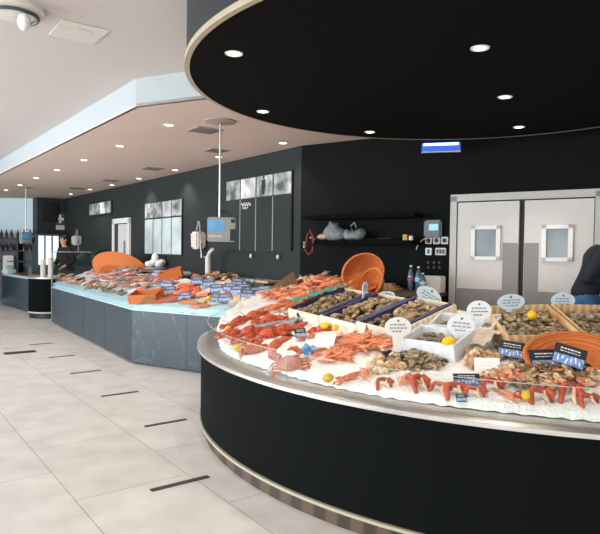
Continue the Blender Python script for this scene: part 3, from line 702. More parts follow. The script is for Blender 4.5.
sh = empty('bottle_rack', onF(13, 0, .3), 0)
for z in (1.25, 1.55, 1.9): MB().box((0, 0, z), (2.3, .3, .03)).build('shelf', M['black'], sh, smooth=False)
for x in (-1.13, 1.13, .2): MB().box((x, 0, 1.0), (.04, .3, 2.0)).build('upright', M['black'], sh, smooth=False)
MB().box((0, .14, 1.05), (2.3, .02, 1.75)).build('back_board', M['dgrey'], sh, smooth=False)
tag(sh, 'dark rack with rows of bottles against the pale far wall', 'rack')
def make_btl(): return MB().lathe([(0, 0), (.045, 0), (.045, .12), (.017, .18), (.017, .24), (0, .24)], 10).build('wine_bottle', mat('#3b2a2c', .3, noise=.2, rnd=.5))
xr = Matrix.Rotation(0, 4, 'Z')
for zi, z in enumerate((1.565, 1.915)):
    for i in range(13):
        o = inst('btl', make_btl); P = sh.location + xr @ Vector((-1.0+.165*i+RU(-.02, .02), RU(-.05, .0), z)); put(o, P, RU(0, 3))
        tag(o, 'dark bottle standing on the %s shelf of the far rack' % ('middle', 'top')[zi], 'bottle', 'bottles on the far rack %s shelf' % ('middle', 'top')[zi])
o = empty('counter_scale', onz(9, 273.5, .905), .6)
MB().box((0, 0, .06), (.34, .3, .12), bev=.02).build('base', M['white'], o); MB().box((0, .1, .3), (.28, .06, .42), bev=.02).build('display_head', M['white'], o)
tag(o, 'white counter scale on the farthest marble counter at the left edge', 'scale')
for k, (dx, hg) in enumerate(((-.12, .42), (.06, .46))):
    o = MB().lathe([(.02, 0), (.06, 0), (.06, hg), (.02, hg), (.02, 0)], 14).build('paper_roll', M['offwhite']); put(o, Vector((RCN.x+dx, RCN.y-.1, .955)))
    tag(o, '%s upright white paper roll standing on the round dark cabinet' % ('left', 'right')[k], 'paper roll', 'paper rolls on the round cabinet')
# poster with a white plus, and price sheets, on wall A behind the worker
s, z = pA(61, 218); s = LA-.30
pt = onplane(60, 219, BK-AD*.0+Vector((0, 0, 0)), AD)
pt = onplane(60, 219, E0-AD*.02, AD); po = empty('cross_poster', pt, yf)
MB().box((0, 0, 0), (.25, .02, .36)).build('sheet', M['dgrey'], po, smooth=False)
MB().box((0, -.014, 0), (.06, .008, .24)).box((0, -.014, 0), (.20, .008, .07)).build('white_cross', M['ink'], po, smooth=False)
tag(po, 'grey poster with a white plus sign at the far dark corner', 'poster')
pt = onplane(60.5, 227.5, E0-AD*.02, AD); o = MB().box((0, 0, 0), (.25, .02, .13)).build('notice_sheet', M['offwhite'], smooth=False); put(o, pt, yf); tag(o, 'white notice sheet just below the plus sign poster', 'notice')
fz = empty('tap', onA(208, ZW, .28), ya)
MB().tube([(0, 0, 0), (0, 0, .34)], .045, 10).build('column', M['offwhite'], fz); MB().tube([(0, 0, .33), (.08, -.02, .40), (.26, -.06, .46)], [.035, .03, .026], 8).build('spout', M['offwhite'], fz); MB().tube([(-.02, 0, .3), (-.10, -.02, .34)], .011, 6).build('lever', M['steel'], fz)
tag(fz, 'steel tap column with a slanted spout below the hanging scale', 'tap')
# wall side dark bin at left of white door
for px, w, hg, l, m_ in ((98, .5, .42, 'dark lumpy sack on the back counter left of the white door', 'dark'), (109, .16, .26, 'small white bin on the back counter beside the white door', 'offwhite')):
    o = MB().box((0, 0, hg/2), (w, .26, hg), bev=.06, taper=.85).build('container', M[m_]); tag(put(o, onA(px, ZW, .22), ya), l, 'container')

# ------------------------------------------------------------------ seafood builders
def mk_lemon(): return MB().lathe([(0, -.042), (.008, -.04), (.014, -.034), (.026, -.022), (.031, 0), (.026, .022), (.014, .034), (.008, .04), (0, .042)], 16).xf(Matrix.Rotation(PI/2, 4, 'Y')).build('lemon', M['lemon'])
def mk_oyster(k):
    random.seed(40+k); m = MB().sph((0, 0, 0), (.048, .030, .013), 14, 8)
    for v in m.bm.verts:
        a = math.atan2(v.co.y, v.co.x); f = 1+.16*math.sin(3*a+k)+.08*math.sin(7*a+k*2); v.co.x = v.co.x*f + .010*(1 if v.co.x > 0 else -.2); v.co.y *= f*(1-.3*max(0, v.co.x/.05)); v.co.z += RU(-.003, .003)
    return m.build('oyster', M['oyster'])
def mk_clam(k):
    random.seed(60+k); m = MB()
    for s in (1, -1):
        m.sph((0, 0, .002*s), (.030, .024, .014), 14, 7)
    for v in m.bm.verts: v.co.x += .25*v.co.y*(k-1); v.co.x *= 1.25; v.co.y *= .85; v.co.z *= .72-.4*max(0, v.co.y/.024)
    m.xf(Matrix.Scale(1.35, 4)); return m.build('clam', M['clam'])
def mk_mussel(): 
    m = MB().sph((0, 0, 0), (.036, .018, .013), 14, 8)
    for v in m.bm.verts: v.co.y *= 1-.45*(v.co.x/.036); v.co.y += .12*abs(v.co.x)
    return m.build('mussel', M['mussel'])
def mk_whelk(k):
    m = MB(); pts, rad = [], []
    for i in range(34):
        t = i/33; a = t*PI*5.4; r_ = .024*(1-t)**1.1; pts.append((-.02+.075*t, r_*math.cos(a), r_*math.sin(a))); rad.append(.021*(1-t)**.9+.002)
    m.tube(pts, rad, 8); m.sph((-.022, .018, 0), (.026, .02, .016), 10, 7); return m.build('whelk', M[('whelk', 'cream_shell')[k]])
def mk_scallop(k):
    m = MB(); n = 22; rows = []
    for i in range(7):
        q = i/6; row = []
        for j in range(n+1):
            a = -1.25+2.5*j/n; r_ = .052*q*(1+.04*math.cos(j*PI)); row.append((r_*math.sin(a), r_*math.cos(a)-.02, .018*math.sin(PI*min(1, q+.05))*.9+.0025*q*math.cos(j*PI)))
        rows.append(row)
    m.strip(rows); m.box((0, -.024, .006), (.03, .012, .008)); m.sph((0, .012, .003), (.046, .03, .008), 12, 6); return m.build('scallop', M[('scallop', 'cream_shell')[k]])
def mk_lang(k):
    random.seed(80+k); m = MB(); c = (-1, .6, 1.3)[k]
    pts, rad = [], []
    for i in range(15):
        t = i/14; pts.append((-.10+.19*t, c*.05*max(0, t-.35)**1.5*2.2, .018-.01*abs(t-.5))); b = .023*math.sin(PI*min(.98, .15+t*.78))**.6; rad.append(b*(1 if i % 2 else .86)+.002)
    m.tube(pts, rad, 8, flat=.85)
    e = Vector(pts[-1])
    for s in (-1, 0, 1): m.tube([e, e+Vector((.02, s*.012+c*.012, -.002)), e+Vector((.034, s*.02+c*.016, -.004))], [.006, .010, .004], 6, flat=.35)
    for s in (-1, 1):
        m.tube([(-.07, s*.012, .012), (-.10, s*.035, .012), (-.13, s*.03, .012), (-.165, s*.018, .016)], [.007, .008, .012, .003], 6, mi=1 if k == 2 else 0)
        for j in range(3): m.tube([(-.04+.03*j, s*.014, .012), (-.045+.035*j, s*.042, .014), (-.05+.04*j, s*.058, -.004)], .0035, 4)
        m.tube([(-.095, s*.006, .022), (-.14, s*.03, .035), (-.18, s*.06, .02)], .0018, 4, mi=1)
    return m.build('langoustine', [M['orange'], M['pale']])
def mk_lobster(k):
    o = empty('lobster')
    MB().tube([(-.16, 0, .02), (-.13, 0, .03), (-.08, 0, .036), (-.02, 0, .036), (.0, 0, .034)], [.012, .036, .052, .054, .046], 12, flat=.85).build('carapace', M['red'], o)
    pts, rad = [], []
    for i in range(17):
        t = i/16; pts.append((t*.16, .05*t*t*(1, -1)[k], .032-.016*t)); rad.append((.048-.018*t)*(1 if i % 2 else .84))
    tl = MB().tube(pts, rad, 10, flat=.75); e = Vector(pts[-1])
    for s in (-2, -1, 0, 1, 2): tl.tube([e, e+Vector((.03, s*.014, 0)), e+Vector((.055, s*.022, -.006))], [.01, .016, .006], 6, flat=.3)
    tl.build('tail', M['red'], o)
    for s in (-1, 1):
        c = MB().tube([(-.10, s*.03, .02), (-.15, s*.07, .022), (-.19, s*.075, .02)], [.010, .012, .013], 7)
        c.tube([(-.19, s*.075, .02), (-.23, s*.075, .022), (-.28, s*.055, .022), (-.315, s*.045, .02)], [.018, .044, .03, .006], 8, flat=.6)
        c.tube([(-.235, s*.09, .02), (-.28, s*.085, .022), (-.31, s*.06, .02)], [.012, .011, .003], 6); c.build('claw', M['red'], o)
        a = MB().tube([(-.15, s*.01, .03), (-.22, s*.05, .09), (-.34, s*.13, .05)], [.004, .003, .0015], 4); a.build('antenna', M['red'], o)
    lg = None
    for s in (-1, 1):
        for j in range(3): MB().tube([(-.08+.035*j, s*.025, .02), (-.085+.045*j, s*.07, .03), (-.085+.05*j, s*.095, 0)], [.006, .005, .002], 5).build('leg', M['orange'], o)
    return o
def mk_crab(pose):
    o = empty('crab'); m = MB().sph((0, 0, .03), (.092, .064, .034), 30, 12)
    for v in m.bm.verts:
        a = math.atan2(v.co.y, v.co.x); v.co.x *= 1+.02*math.sin(a*14); v.co.y *= 1+.02*math.sin(a*14)
        if v.co.z < .03: v.co.z = .03-(.03-v.co.z)*.6
    m.build('carapace', M['crab'], o)
    for s in (-1, 1):
        if pose == 'reach' and s == -1:
            MB().tube([(-.06, .05, .03), (-.11, .09, .035), (-.10, .15, .04), (-.05, .185, .045)], [.03, .034, .036, .034], 9).tube([(-.05, .185, .045), (.0, .20, .05), (.05, .20, .05)], [.03, .026, .006], 8, flat=.7).build('claw', M['crab'], o)
            MB().tube([(-.02, .215, .05), (.03, .225, .055), (.07, .208, .05)], [.014, .013, .004], 7).build('pincer_tip', M['blacktip'], o)
        else:
            MB().tube([(s*.05, .05, .025), (s*.09, .085, .025), (s*.06, .115, .028)], [.016, .02, .022], 8).tube([(s*.06, .115, .028), (s*.03, .125, .03), (s*.0, .115, .028)], [.02, .014, .005], 7).build('claw', M['crab'], o)
        for j in range(4):
            y = .02-.024*j; MB().tube([(s*.07, y, .025), (s*.115, y-.006, .04), (s*.15, y-.02-.008*j, .004)], [.010, .009, .003], 6).build('leg', M['crab'], o)
    return o
def mk_claw(k):
    """bent red crab arm stood in the ice with pale pincers"""
    o = empty('crab_claw'); h_ = (.085, .105, .075)[k]; w = (.075, .055, .085)[k]
    MB().tube([(-w, 0, -.01), (-w*.8, 0, h_*.7), (-w*.62, 0, h_), (0, .01, h_*.98), (w*.5, .02, h_*.86)], [.016, .024, .019, .023, .019], 9, flat=.8).build('arm', M['red'], o)
    MB().tube([(w*.48, 0, h_*.94), (w*.8, 0, h_*.5), (w*.62, 0, .0)], [.022, .034, .012], 9, flat=.8).build('hand', M['red'], o)
    MB().tube([(w*.2, -.012, h_*.75), (w*.1, -.016, h_*.3), (w*.3, -.014, -.005)], [.010, .013, .004], 7).build('pincer_tip', M['pale'], o); return o
def mk_kingleg(k):
    o = empty('king_crab_limb'); b = (.05, -.04, .02)[k]
    MB().tube([(-.22, 0, .018), (-.12, b*.5, .022), (-.01, b, .024)], [.013, .019, .021], 8).build('upper_segment', M['orange'], o)
    MB().tube([(-.01, b, .024), (.02, b, .026), (.12, b*.6, .022), (.24, -b*.2, .012)], [.022, .017, .015, .004], 8).build('lower_segment', M['red'], o); return o
def mk_fish(mk, slim):
    o = empty('whole_fish'); pts, rad = [], []
    for i in range(15):
        t = i/14; pts.append((-.19+.33*t, .0, .028)); rad.append(.004+(.052 if not slim else .036)*math.sin(PI*min(1, .08+t*.86))**.75*(1-.45*t))
    MB().tube(pts, rad, 12, flat=.52).build('body', M[mk], o)
    MB().prism([(.13, .008), (.215, .06), (.195, 0), (.215, -.06), (.13, -.008)], .022, .030).build('tail_fin', M['fin'], o, smooth=False)
    MB().prism([(-.07, .03), (-.02, .072), (.05, .05), (.08, .018)], .024, .030).build('dorsal_fin', M['fin'], o, smooth=False)
    MB().sph((-.155, .008, .04), (.008, .008, .004), 8, 6).build('eye', M['eye'], o); return o
def mk_fillet(mk, L, W):
    random.seed(5); m = MB(); rows = []
    for i in range(15):
        t = i/14; w = W*(.55+.45*math.sin(PI*min(1, .2+.75*t))); row = []
        for j in range(9):
            u = j/8*2-1; row.append((-L/2+L*t, u*w/2, .026*(1-u**4)*math.sin(PI*min(.97, .06+.9*t))**.4+.002*math.sin(9*t+u*4)))
        rows.append(row)
    m.strip(rows); m.strip([[(p[0], p[1], -.004) for p in r_] for r_ in rows]); return m.build('fish_fillet', M[mk])
def mk_card(w, h_, tone='card'):
    """small dark price card leaning back on a foot: white title words, blue lower half"""
    o = empty('price_card'); lean = Matrix.Rotation(-.55, 4, 'X')
    MB().box((0, 0, h_/2), (w, .004, h_), bev=.0015).xf(lean).build('card', M[tone], o, smooth=False)
    MB().box((0, -.003, h_*.26), (w*.94, .002, h_*.46)).xf(lean).build('blue_field', M['cardblue'], o, smooth=False)
    t = MB(); random.seed(9)
    for row, (z, s) in enumerate(((.80, .05), (.66, .03))):
        x = -w*.32
        while x < w*.3:
            L = RU(.05, .12)*w; t.box((x+L/2, -.0035, h_*z), (L, .002, h_*s)); x += L+w*.03
    x = -w*.38
    for k in range(6): t.box((x+.05*w, -.0045, h_*(.28+.08*math.sin(k*2.1))), (.04*w, .002, h_*(.28, .18)[k % 2]), rot=Matrix.Rotation(.3*math.sin(k), 4, 'Y')); x += w*.135
    t.xf(lean).build('lettering', M['ink'], o, smooth=False)
    MB().box((0, .03, .004), (w*.5, .07, .006)).build('foot', M['black'], o, smooth=False); return o
def mk_plaque(w, h_, stem, tone):
    """oval price paddle on a tapering stem with a dark dot and pen lines; origin at the middle of the oval"""
    o = empty('price_paddle'); n = 40
    pts = [(w/2*math.cos(2*PI*k/n), h_/2*math.sin(2*PI*k/n)) for k in range(n)]
    pl = MB().prism(pts, -.003, .003); pl.xf(Matrix.Rotation(PI/2, 4, 'X')); pl.build('plate', M[tone], o, smooth=False)
    MB().prism([(-w*.22, -h_*.40), (w*.22, -h_*.40), (w*.12, -h_*.62-stem), (-w*.12, -h_*.62-stem)], -.0025, .0025).xf(Matrix.Rotation(PI/2, 4, 'X')).build('stem', M[tone], o, smooth=False)
    MB().lathe([(0, .0), (w*.045, 0)], 12, c=(0, h_*.32, .0045)).xf(Matrix.Rotation(PI/2, 4, 'X')).build('emblem', M['pen'], o)
    t = MB(); random.seed(int(w*1000))
    for z, L in ((.12, .6), (-.05, .66), (-.22, .44)):
        x = -L/2
        while x < L/2-.06:
            q = RU(.07, .16); t.tube([((x+q*k/6)*w, -.0055, (z+.035*math.sin(k*2.4))*h_) for k in range(7)], .0022, 4); x += q+.045
    t.build('lettering', M['pen'], o); return o
def mk_urchin(): 
    m = MB().sph((0, 0, .03), (.05, .05, .03), 18, 9); return m.build('shell', M['scallop'])

# ------------------------------------------------------------------ goods on the round counter
def on(key, mk, px, py, yaw=0, dz=0, sc=1, pitch=0, roll=0, args=()):
    q = disp(px, py, dz); return put(inst(key, mk, *args), Vector((q.x, q.y, zr(q.x, q.y)+dz)), yaw, nr(q.x, q.y), pitch, roll, sc)
for px, py, yaw, dz, l in ((238, 347, .3, .03, 'lemon on the ice beside the round brown crab at the counter left end'), (228, 329, 1, .03, 'lemon at the leftmost end of the round counter ice'), (293, 311, .5, .05, 'lemon in front of the orange crab legs'),
 (325, 325.5, .2, .05, 'left lemon of the pair before the white crate front'), (335.5, 328, 1.2, .05, 'right lemon of the pair before the white crate front'), (328, 378, .4, .03, 'lemon alone on the front ice below the langoustines'),
 (527, 395.5, .8, .03, 'lemon on the front ice beside a small tomato')):
    tag(on('lemon', mk_lemon, px, py, yaw, dz, .95), l, 'lemon', 'lemons')
o = on('tomato', lambda: MB().lathe([(0, -.02), (.018, -.016), (.024, 0), (.018, .017), (.005, .019), (0, .016)], 14).build('tomato', M['tomato']), 518.5, 395, 0, .025); tag(o, 'small red tomato beside the lemon on the front ice', 'tomato')
# lobsters
for i, (px, py, yaw, sc, l) in enumerate(((257, 317, .35, .62, 'red lobster at the back left of the ice'), (273, 321, .1, .62, 'red lobster second at the back, pointing sideways'), (240, 324, .7, .6, 'red lobster at the left end beside the curved glass'),
 (233, 334, .2, .5, 'small red lobster beside the left lemon'), (254, 334, -.1, .68, 'red lobster in the middle row, left'), (273, 336, .05, .7, 'red lobster in the middle row, centre'), (287, 331, -.3, .58, 'red lobster in the middle row beside the blue price card'), (314, 320, .4, .55, 'red lobster tail beside the white crate corner'), (325, 331, -.4, .45, 'small red lobster beside the pair of lemons'))):
    o = on('lob', mk_lobster, px, py, yaw, .0, sc*1.08, args=(i % 2,)); o.matrix_basis = o.matrix_basis @ Matrix.Diagonal((1, 1.45, 1.35, 1))
    tag(o, l+' on the round counter', 'lobster', 'red lobsters')
tag(on('crab', mk_crab, 254, 351, .2, .01, .85, roll=.5, args=('tuck',)), 'round brown crab lying on the ice at the counter left', 'crab', 'brown crabs')
tag(on('crab', mk_crab, 290, 366, .1, .02, 1.0, roll=.65, args=('reach',)), 'big brown crab with one claw curled up over its back near the glass', 'crab', 'brown crabs')
tag(on('crab', mk_crab, 238, 343, .6, 0, .5, args=('tuck',)), 'small brown crab behind the left lemon', 'crab', 'brown crabs')
for px, py, sc, l in ((302, 341, 1, 'pinkish shell left of the white leaning card'), (312, 338, 1.1, 'paler pinkish shell right beside the white leaning card')):
    tag(on('shell', mk_urchin, px, py, 0, 0, sc*.62), l, 'shell')
# silver fish lying between the lobsters, and the pale fish at the left end
tag(on('fish', mk_fish, 272, 327, .15, .01, 1.05, args=('silver', True)), 'slim silver fish lying between the two lobster rows', 'fish')
tag(on('fish', mk_fish, 297, 322, .75, .01, .8, args=('silver', True)), 'slim silver fish beside the dark blue price cards', 'fish')
# orange crab legs fanned at the rear
for i in range(8):
    tag(on('kleg', mk_kingleg, 272+4.2*i, 309-1.0*i+RU(-1.5, 1.5), .25+.05*i+RU(-.1, .1), .03, .72, args=(i % 3,)), 'orange crab leg in the fan before the langoustine heap', 'crab leg', 'orange crab legs')
random.seed(21)
def scatter(cx, cy, rx, ry, n, key, mk, variants, label, cat, group, bump=.05, sc=(1, 1), flat=.5, base=.012):
    for i in range(n):
        while True:
            u, v = RU(-1, 1), RU(-1, 1)
            if u*u+v*v < 1: break
        q = disp(cx+u*rx, cy+v*ry, base); b = base+bump*(1-u*u-v*v)*RU(.3, 1)
        o = put(inst(key, mk, *( (random.randrange(variants),) if variants else ())), Vector((q.x, q.y, zr(q.x, q.y)+b)), RU(0, 2*PI), nr(q.x, q.y), RU(-flat, flat), RU(-flat, flat), RU(*sc))
        tag(o, label, cat, group)
scatter(316, 288, 32, 9, 95, 'lang', mk_lang, 3, 'orange langoustine in the rear heap before the black wall corner', 'langoustine', 'rear langoustine heap', .10, (.7, 1.0), .3)
scatter(358, 345, 32, 7.5, 80, 'lang', mk_lang, 3, 'orange langoustine in the heap before the white crates', 'langoustine', 'front langoustine heap', .06, (.5, .68), .35)
scatter(332, 356, 18, 6, 32, 'lang', mk_lang, 3, 'orange langoustine in the small heap beside the blue cloth', 'langoustine', 'small langoustine heap', .04, (.48, .62), .35)
scatter(412, 361, 32, 8, 70, 'oys', mk_oyster, 3, 'grey oyster in the heap before the white foam box', 'oyster', 'oyster heap before the foam box', .05, (.8, 1.05), .6)
scatter(400, 356, 18, 6, 14, 'mus', mk_mussel, 0, 'black mussel among the oysters before the foam box', 'mussel', 'mussels among the oysters', .06, (.8, 1.0), .6)
scatter(385, 366, 17, 6, 16, 'whk', mk_whelk, 2, 'pale whelk at the left of the oyster heap', 'whelk', 'pale whelks', .02, (.8, 1.0), .5)
scatter(478, 362, 17, 9, 30, 'whk', mk_whelk, 2, 'whelk in the brown heap behind the white card', 'whelk', 'whelk heap behind the white card', .05, (.8, 1.1), .6)
scatter(512, 376, 29, 10, 60, 'scl', mk_scallop, 2, 'scallop in the pinkish heap below the black price cards', 'scallop', 'scallop heap', .05, (.65, .9), .7)
scatter(560, 378, 46, 12, 95, 'scl', mk_scallop, 2, 'scallop in the wide heap spilling from the orange basket', 'scallop', 'scallops spilling from basket', .05, (.6, .85), .7)
scatter(545, 376, 55, 11, 60, 'clm', mk_clam, 3, 'pale clam in the wide heap spilling from the orange basket', 'clam', 'clams spilling from basket', .06, (.8, 1.0), .7)
scatter(545, 373, 52, 9, 26, 'mus', mk_mussel, 0, 'black mussel in the wide heap below the orange basket', 'mussel', 'mussels below the basket', .07, (.8, 1.1), .7)
scatter(502, 353, 14, 6, 18, 'oys', mk_oyster, 3, 'oyster beside the slanted black price card', 'oyster', 'oysters beside the slanted card', .05, (.7, .9), .6)
scatter(285, 295, 22, 5, 45, 'lang', mk_lang, 3, 'orange langoustine low in front of the brown woven mat', 'langoustine', 'langoustines before the woven mat', .06, (.6, .85), .3)
scatter(285, 312, 14, 5, 14, 'scl', mk_scallop, 2, 'small shell among the lemon and blue cards behind the lobsters', 'shell', 'shells behind the lobsters', .02, (.6, .9), .6)
scatter(318, 300, 10, 4, 16, 'mus', mk_mussel, 0, 'dark mussel at the corner of the left purple-lined crate', 'mussel', 'mussels at crate corner', .03, (.8, 1.1), .6)
# claws stood in the front ice
for i, (px, py, yaw, k, sc, l) in enumerate(((386, 388, .1, 0, .75, 'low bent red crab claw left of the others on the front ice'), (424, 391, .3, 1, 1.0, 'tall bent red crab claw below the oyster heap'), (440, 393, -.5, 2, .8, 'pale red crab claw beside the tall one'), (459, 397, .2, 0, 1.0, 'wide red crab claw under the small dark price card'),
 (476, 397, -.2, 2, .8, 'red crab claw with pale pincers below the white card'), (495, 392, .1, 0, .95, 'red crab claw fallen flat left of the tomato'), (544, 403, .05, 0, 1.0, 'square-bent red crab claw right of the front lemon'), (572, 404, -.35, 1, 1.1, 'pair-like red crab claw bent upright near the right edge'), (592, 405, .3, 2, .8, 'pale crab claw at the right edge of the front ice'))):
    tag(on('claw', mk_claw, px, py, yaw, .0, sc*.95, roll=-.75, args=(k,)), l, 'crab claw', 'crab claws on the front ice')
for i, (px, py, yaw) in enumerate(((345, 380, .9), (352, 377, .4), (368, 374, 1.2), (404, 379, 1.4), (414, 381, 1.7), (510, 396, 1.5))):
    o = on('lang', mk_lang, px, py, yaw, .01, .7, args=(i % 3,))
    tag(o, 'single langoustine on the front ice '+('left of the red claws', 'just right of the lone lemon', 'below the langoustine heap', 'left of the tall red claw', 'touching the tall red claw', 'left of the tomato')[i], 'langoustine', 'single langoustines')
# blue cloth, white leaning card
m = MB(); rows = []
for i in range(12):
    rows.append([(-.075+.15*i/11, -.06+.12*j/8, .035+.03*math.sin(i*1.1)*math.cos(j*.9)+.005*RU(-1, 1)) for j in range(9)])
q = disp(306, 357); q.z += .0; tag(put(m.strip(rows).build('blue_net', M['cloth']), Vector((q.x, q.y, zr(q.x, q.y)+.02)), .35, nr(q.x, q.y), 0, .3), 'crumpled light blue net bag beside the white leaning card', 'net bag')
def flatcard(px, py, w, h_, yaw, lean, l, name='white_card', lines=True):
    q = disp(px, py, .02); o = empty(name); MB().box((0, 0, 0), (w, h_, .006), bev=.002).build('card', M['white'], o, smooth=False)
    if lines:
        t = MB()
        for k in range(3): t.box((-.01*k, h_*.2-h_*.2*k, .004), (w*(.6-.1*k), h_*.03, .002))
        t.build('lettering', M['plaqueb'], o, smooth=False)
    put(o, Vector((q.x, q.y, zr(q.x, q.y)+.05)), yaw, nr(q.x, q.y), 0, lean); tag(o, l, 'card'); return o
flatcard(323, 351, .16, .25, -.30, .45, 'blank white card leaning on the langoustine heap beside the blue net', lines=False)
flatcard(487, 371, .15, .11, -.25, .75, 'small white card with faint lines leaning before the whelk heap')
# dark price cards
def pcard(px, py, w, h_, yaw, l, roll=0, sc=1, dz=.02, lean=0):
    q = disp(px, py, dz); o = inst('card', mk_card, w, h_); put(o, Vector((q.x, q.y, zr(q.x, q.y)+dz)), yaw, None, roll, lean, sc); tag(o, l, 'price card', 'dark price cards'); return o
pcard(302, 338, .11, .085, .55, 'dark blue price card tilted beside the lobsters')
pcard(304, 321, .11, .085, .5, 'dark blue price card before the orange crab legs')
pcard(347, 344, .12, .06, .15, 'dark price card half hidden behind the langoustine heap')
pcard(384, 325, .07, .07, -.1, 'narrow dark price card before the third crate')
pcard(511, 358, .17, .115, -.30, 'black price card slanting down to the right before the first wooden crate', .12)
pcard(548, 371, .18, .135, .03, 'black price card upright at the front of the orange basket', -.03)
pcard(567, 366, .18, .13, -.38, 'black price card slanting inside the orange basket behind another card', .25, dz=.07)
pcard(468, 386, .16, .075, .06, 'small dark price card low at the glass above the red claws', dz=0)
pcard(462, 402, .06, .045, .1, 'tiny blue and white price tag among the red claws', dz=.0)
# ---- crates
def crate(P, ux, L, W, h_, wall, inner, label, name='wooden_crate', slats=True, tilt=None, th=.014):
    """open box: ux = direction of its long side (x)"""
    o = empty(name); yaw = math.atan2(ux[1], ux[0])
    MB().box((0, 0, .008), (L, W, .016)).build('base', M[wall], o, smooth=False)
    for s in (-1, 1):
        if slats:
            MB().box((0, s*(W/2-th/2), h_*.27), (L, th, h_*.46)).box((0, s*(W/2-th/2), h_*.78), (L, th, h_*.42)).build('long_side', M[wall], o, smooth=False)
            MB().box((s*(L/2-th/2), 0, h_*.27), (th, W-2*th, h_*.46)).box((s*(L/2-th/2), 0, h_*.78), (th, W-2*th, h_*.42)).build('short_side', M[wall], o, smooth=False)
        else:
            MB().box((0, s*(W/2-th/2), h_/2), (L, th, h_), bev=.004).build('long_side', M[wall], o, smooth=False)
            MB().box((s*(L/2-th/2), 0, h_/2), (th, W-2*th, h_), bev=.004).build('short_side', M[wall], o, smooth=False)
    if inner:
        ln = MB()
        for s in (-1, 1):
            ln.box((0, s*(W/2-th-.018), h_*.5+.010), (L-2*th, .034, h_*1.0))
        ln.box((0, 0, .02), (L-2*th, W-2*th, .008)); ln.build('liner', M[inner], o, smooth=False)
    z = zr(P[0], P[1]); n = tilt if tilt is not None else nr(P[0], P[1])
    put(o, Vector((P[0], P[1], z-.02)), yaw, n); tag(o, label, 'crate'); return o
def fill(cr, L, W, zf, n, key, mk, variants, label, cat, group, sc=(1, 1), flat=.5, bump=.03):
    m0 = cr.matrix_basis.copy()
    for i in range(n):
        x, y = RU(-.5, .5)*(L-.09), RU(-.5, .5)*(W-.09); b = bump*(1-(2*x/L)**2)*(1-(2*y/W)**2)
        o = inst(key, mk, *((random.randrange(variants),) if variants else ()))
        o.matrix_basis = m0 @ Matrix.Translation((x, y, zf+b*RU(.2, 1))) @ Matrix.Rotation(RU(0, 2*PI), 4, 'Z') @ Matrix.Rotation(RU(-flat, flat), 4, 'Y') @ Matrix.Rotation(RU(-flat, flat), 4, 'X') @ Matrix.Scale(RU(*sc), 4)
        tag(o, label, cat, group)
def bed(cr, L, W, z, mname, lab):
    """dark wet bottom layer of the heap so that no crate floor shows"""
    pass
fd = Vector((.60, -.80)); sdv = Vector((.80, .60)); cen = Vector((.59, 5.06))
names = (('left', 'of the teal sheet'), ('middle', 'between the purple liners'), ('right', 'beside the tilted paddle'))
tl = nr(cen.x, cen.y)
for i in range(3):
    p = cen + fd*(.462*(i-1)); W = .455
    c = crate(p, sdv, .68, W, .13, 'woodw', 'purple', 'pale crate with purple liner of clams, %s of the three behind the langoustines' % names[i][0], 'shellfish_crate', False, tilt=tl, th=.022)
    fill(c, .68, W-.06, .095, 88, 'clm', mk_clam, 3, 'tan clam in the %s purple-lined crate' % names[i][0], 'clam', 'clams in the %s purple-lined crate' % names[i][0], (.85, 1.15), .6, .05)
# teal sheet over the left crate edge
m = MB(); rows = []
p = cen + fd*(-.70)
for i in range(16):
    t = i/15; rows.append([((p+sdv*(-.34+.66*t)).x + fd.x*w, (p+sdv*(-.34+.66*t)).y+fd.y*w, zr(p.x, p.y)+.16+(t-.5)*.14+.012*math.sin(i*1.4+w*40)) for w in (-.05, -.01, .03, .07)])
tag(m.strip(rows).build('teal_sheet', M['teal']), 'strip of teal plastic sheet draped over the left crate edge', 'plastic sheet')
# brown card triangle leaning on the crate front
q = disp(366, 338, .03); o = MB().prism([(-.03, 0), (.09, .0), (-.02, .14)], -.004, .004).xf(Matrix.Rotation(PI/2-.3, 4, 'X')).build('brown_card', M['brown'], smooth=False)
tag(put(o, Vector((q.x, q.y, zr(q.x, q.y)-.01)), -.6), 'brown triangular card leaning on the white crate front', 'card')
# foam boxes
c1 = crate((.95, 4.02), (.78, -.62), .40, .34, .145, 'foam', None, 'front white foam box with a lemon and small brown shells', 'foam_box', False, th=.022)
fill(c1, .40, .34, .095, 16, 'oys', mk_oyster, 3, 'brown oyster in the front white foam box', 'oyster', 'oysters in the front foam box', (.8, 1), .5, .01)
c2 = crate((1.22, 4.32), (.86, -.50), .46, .32, .13, 'foam', None, 'rear white foam box with a few dark shells', 'foam_box', False, th=.022)
fill(c2, .46, .32, .075, 12, 'oys', mk_oyster, 3, 'dark oyster in the rear white foam box', 'oyster', 'oysters in the rear foam box', (.8, 1), .5, .01)
q = disp(449, 340, .15); tag(put(inst('lemon', mk_lemon), Vector((q.x, q.y, zr(q.x, q.y)+.14)), .2, None, 0, 0, 1.15), 'lemon in the front white foam box under a paddle', 'lemon', 'lemons')
o = MB(); rows = []
for i in range(12): rows.append([(-.16+.32*i/11, -.11+.22*j/7, .05+.045*math.sin(PI*i/11)+.012*math.sin(i*1.7+j)) for j in range(8)])
q = disp(482, 340, .04); tag(put(o.strip(rows).build('paper_sheet', mat('#d9c4b3', .6, noise=.12, scale=10)), Vector((q.x, q.y, zr(q.x, q.y)+.01)), .75, nr(q.x, q.y)), 'crinkled pale beige paper beside the foam boxes and first wooden crate', 'paper')
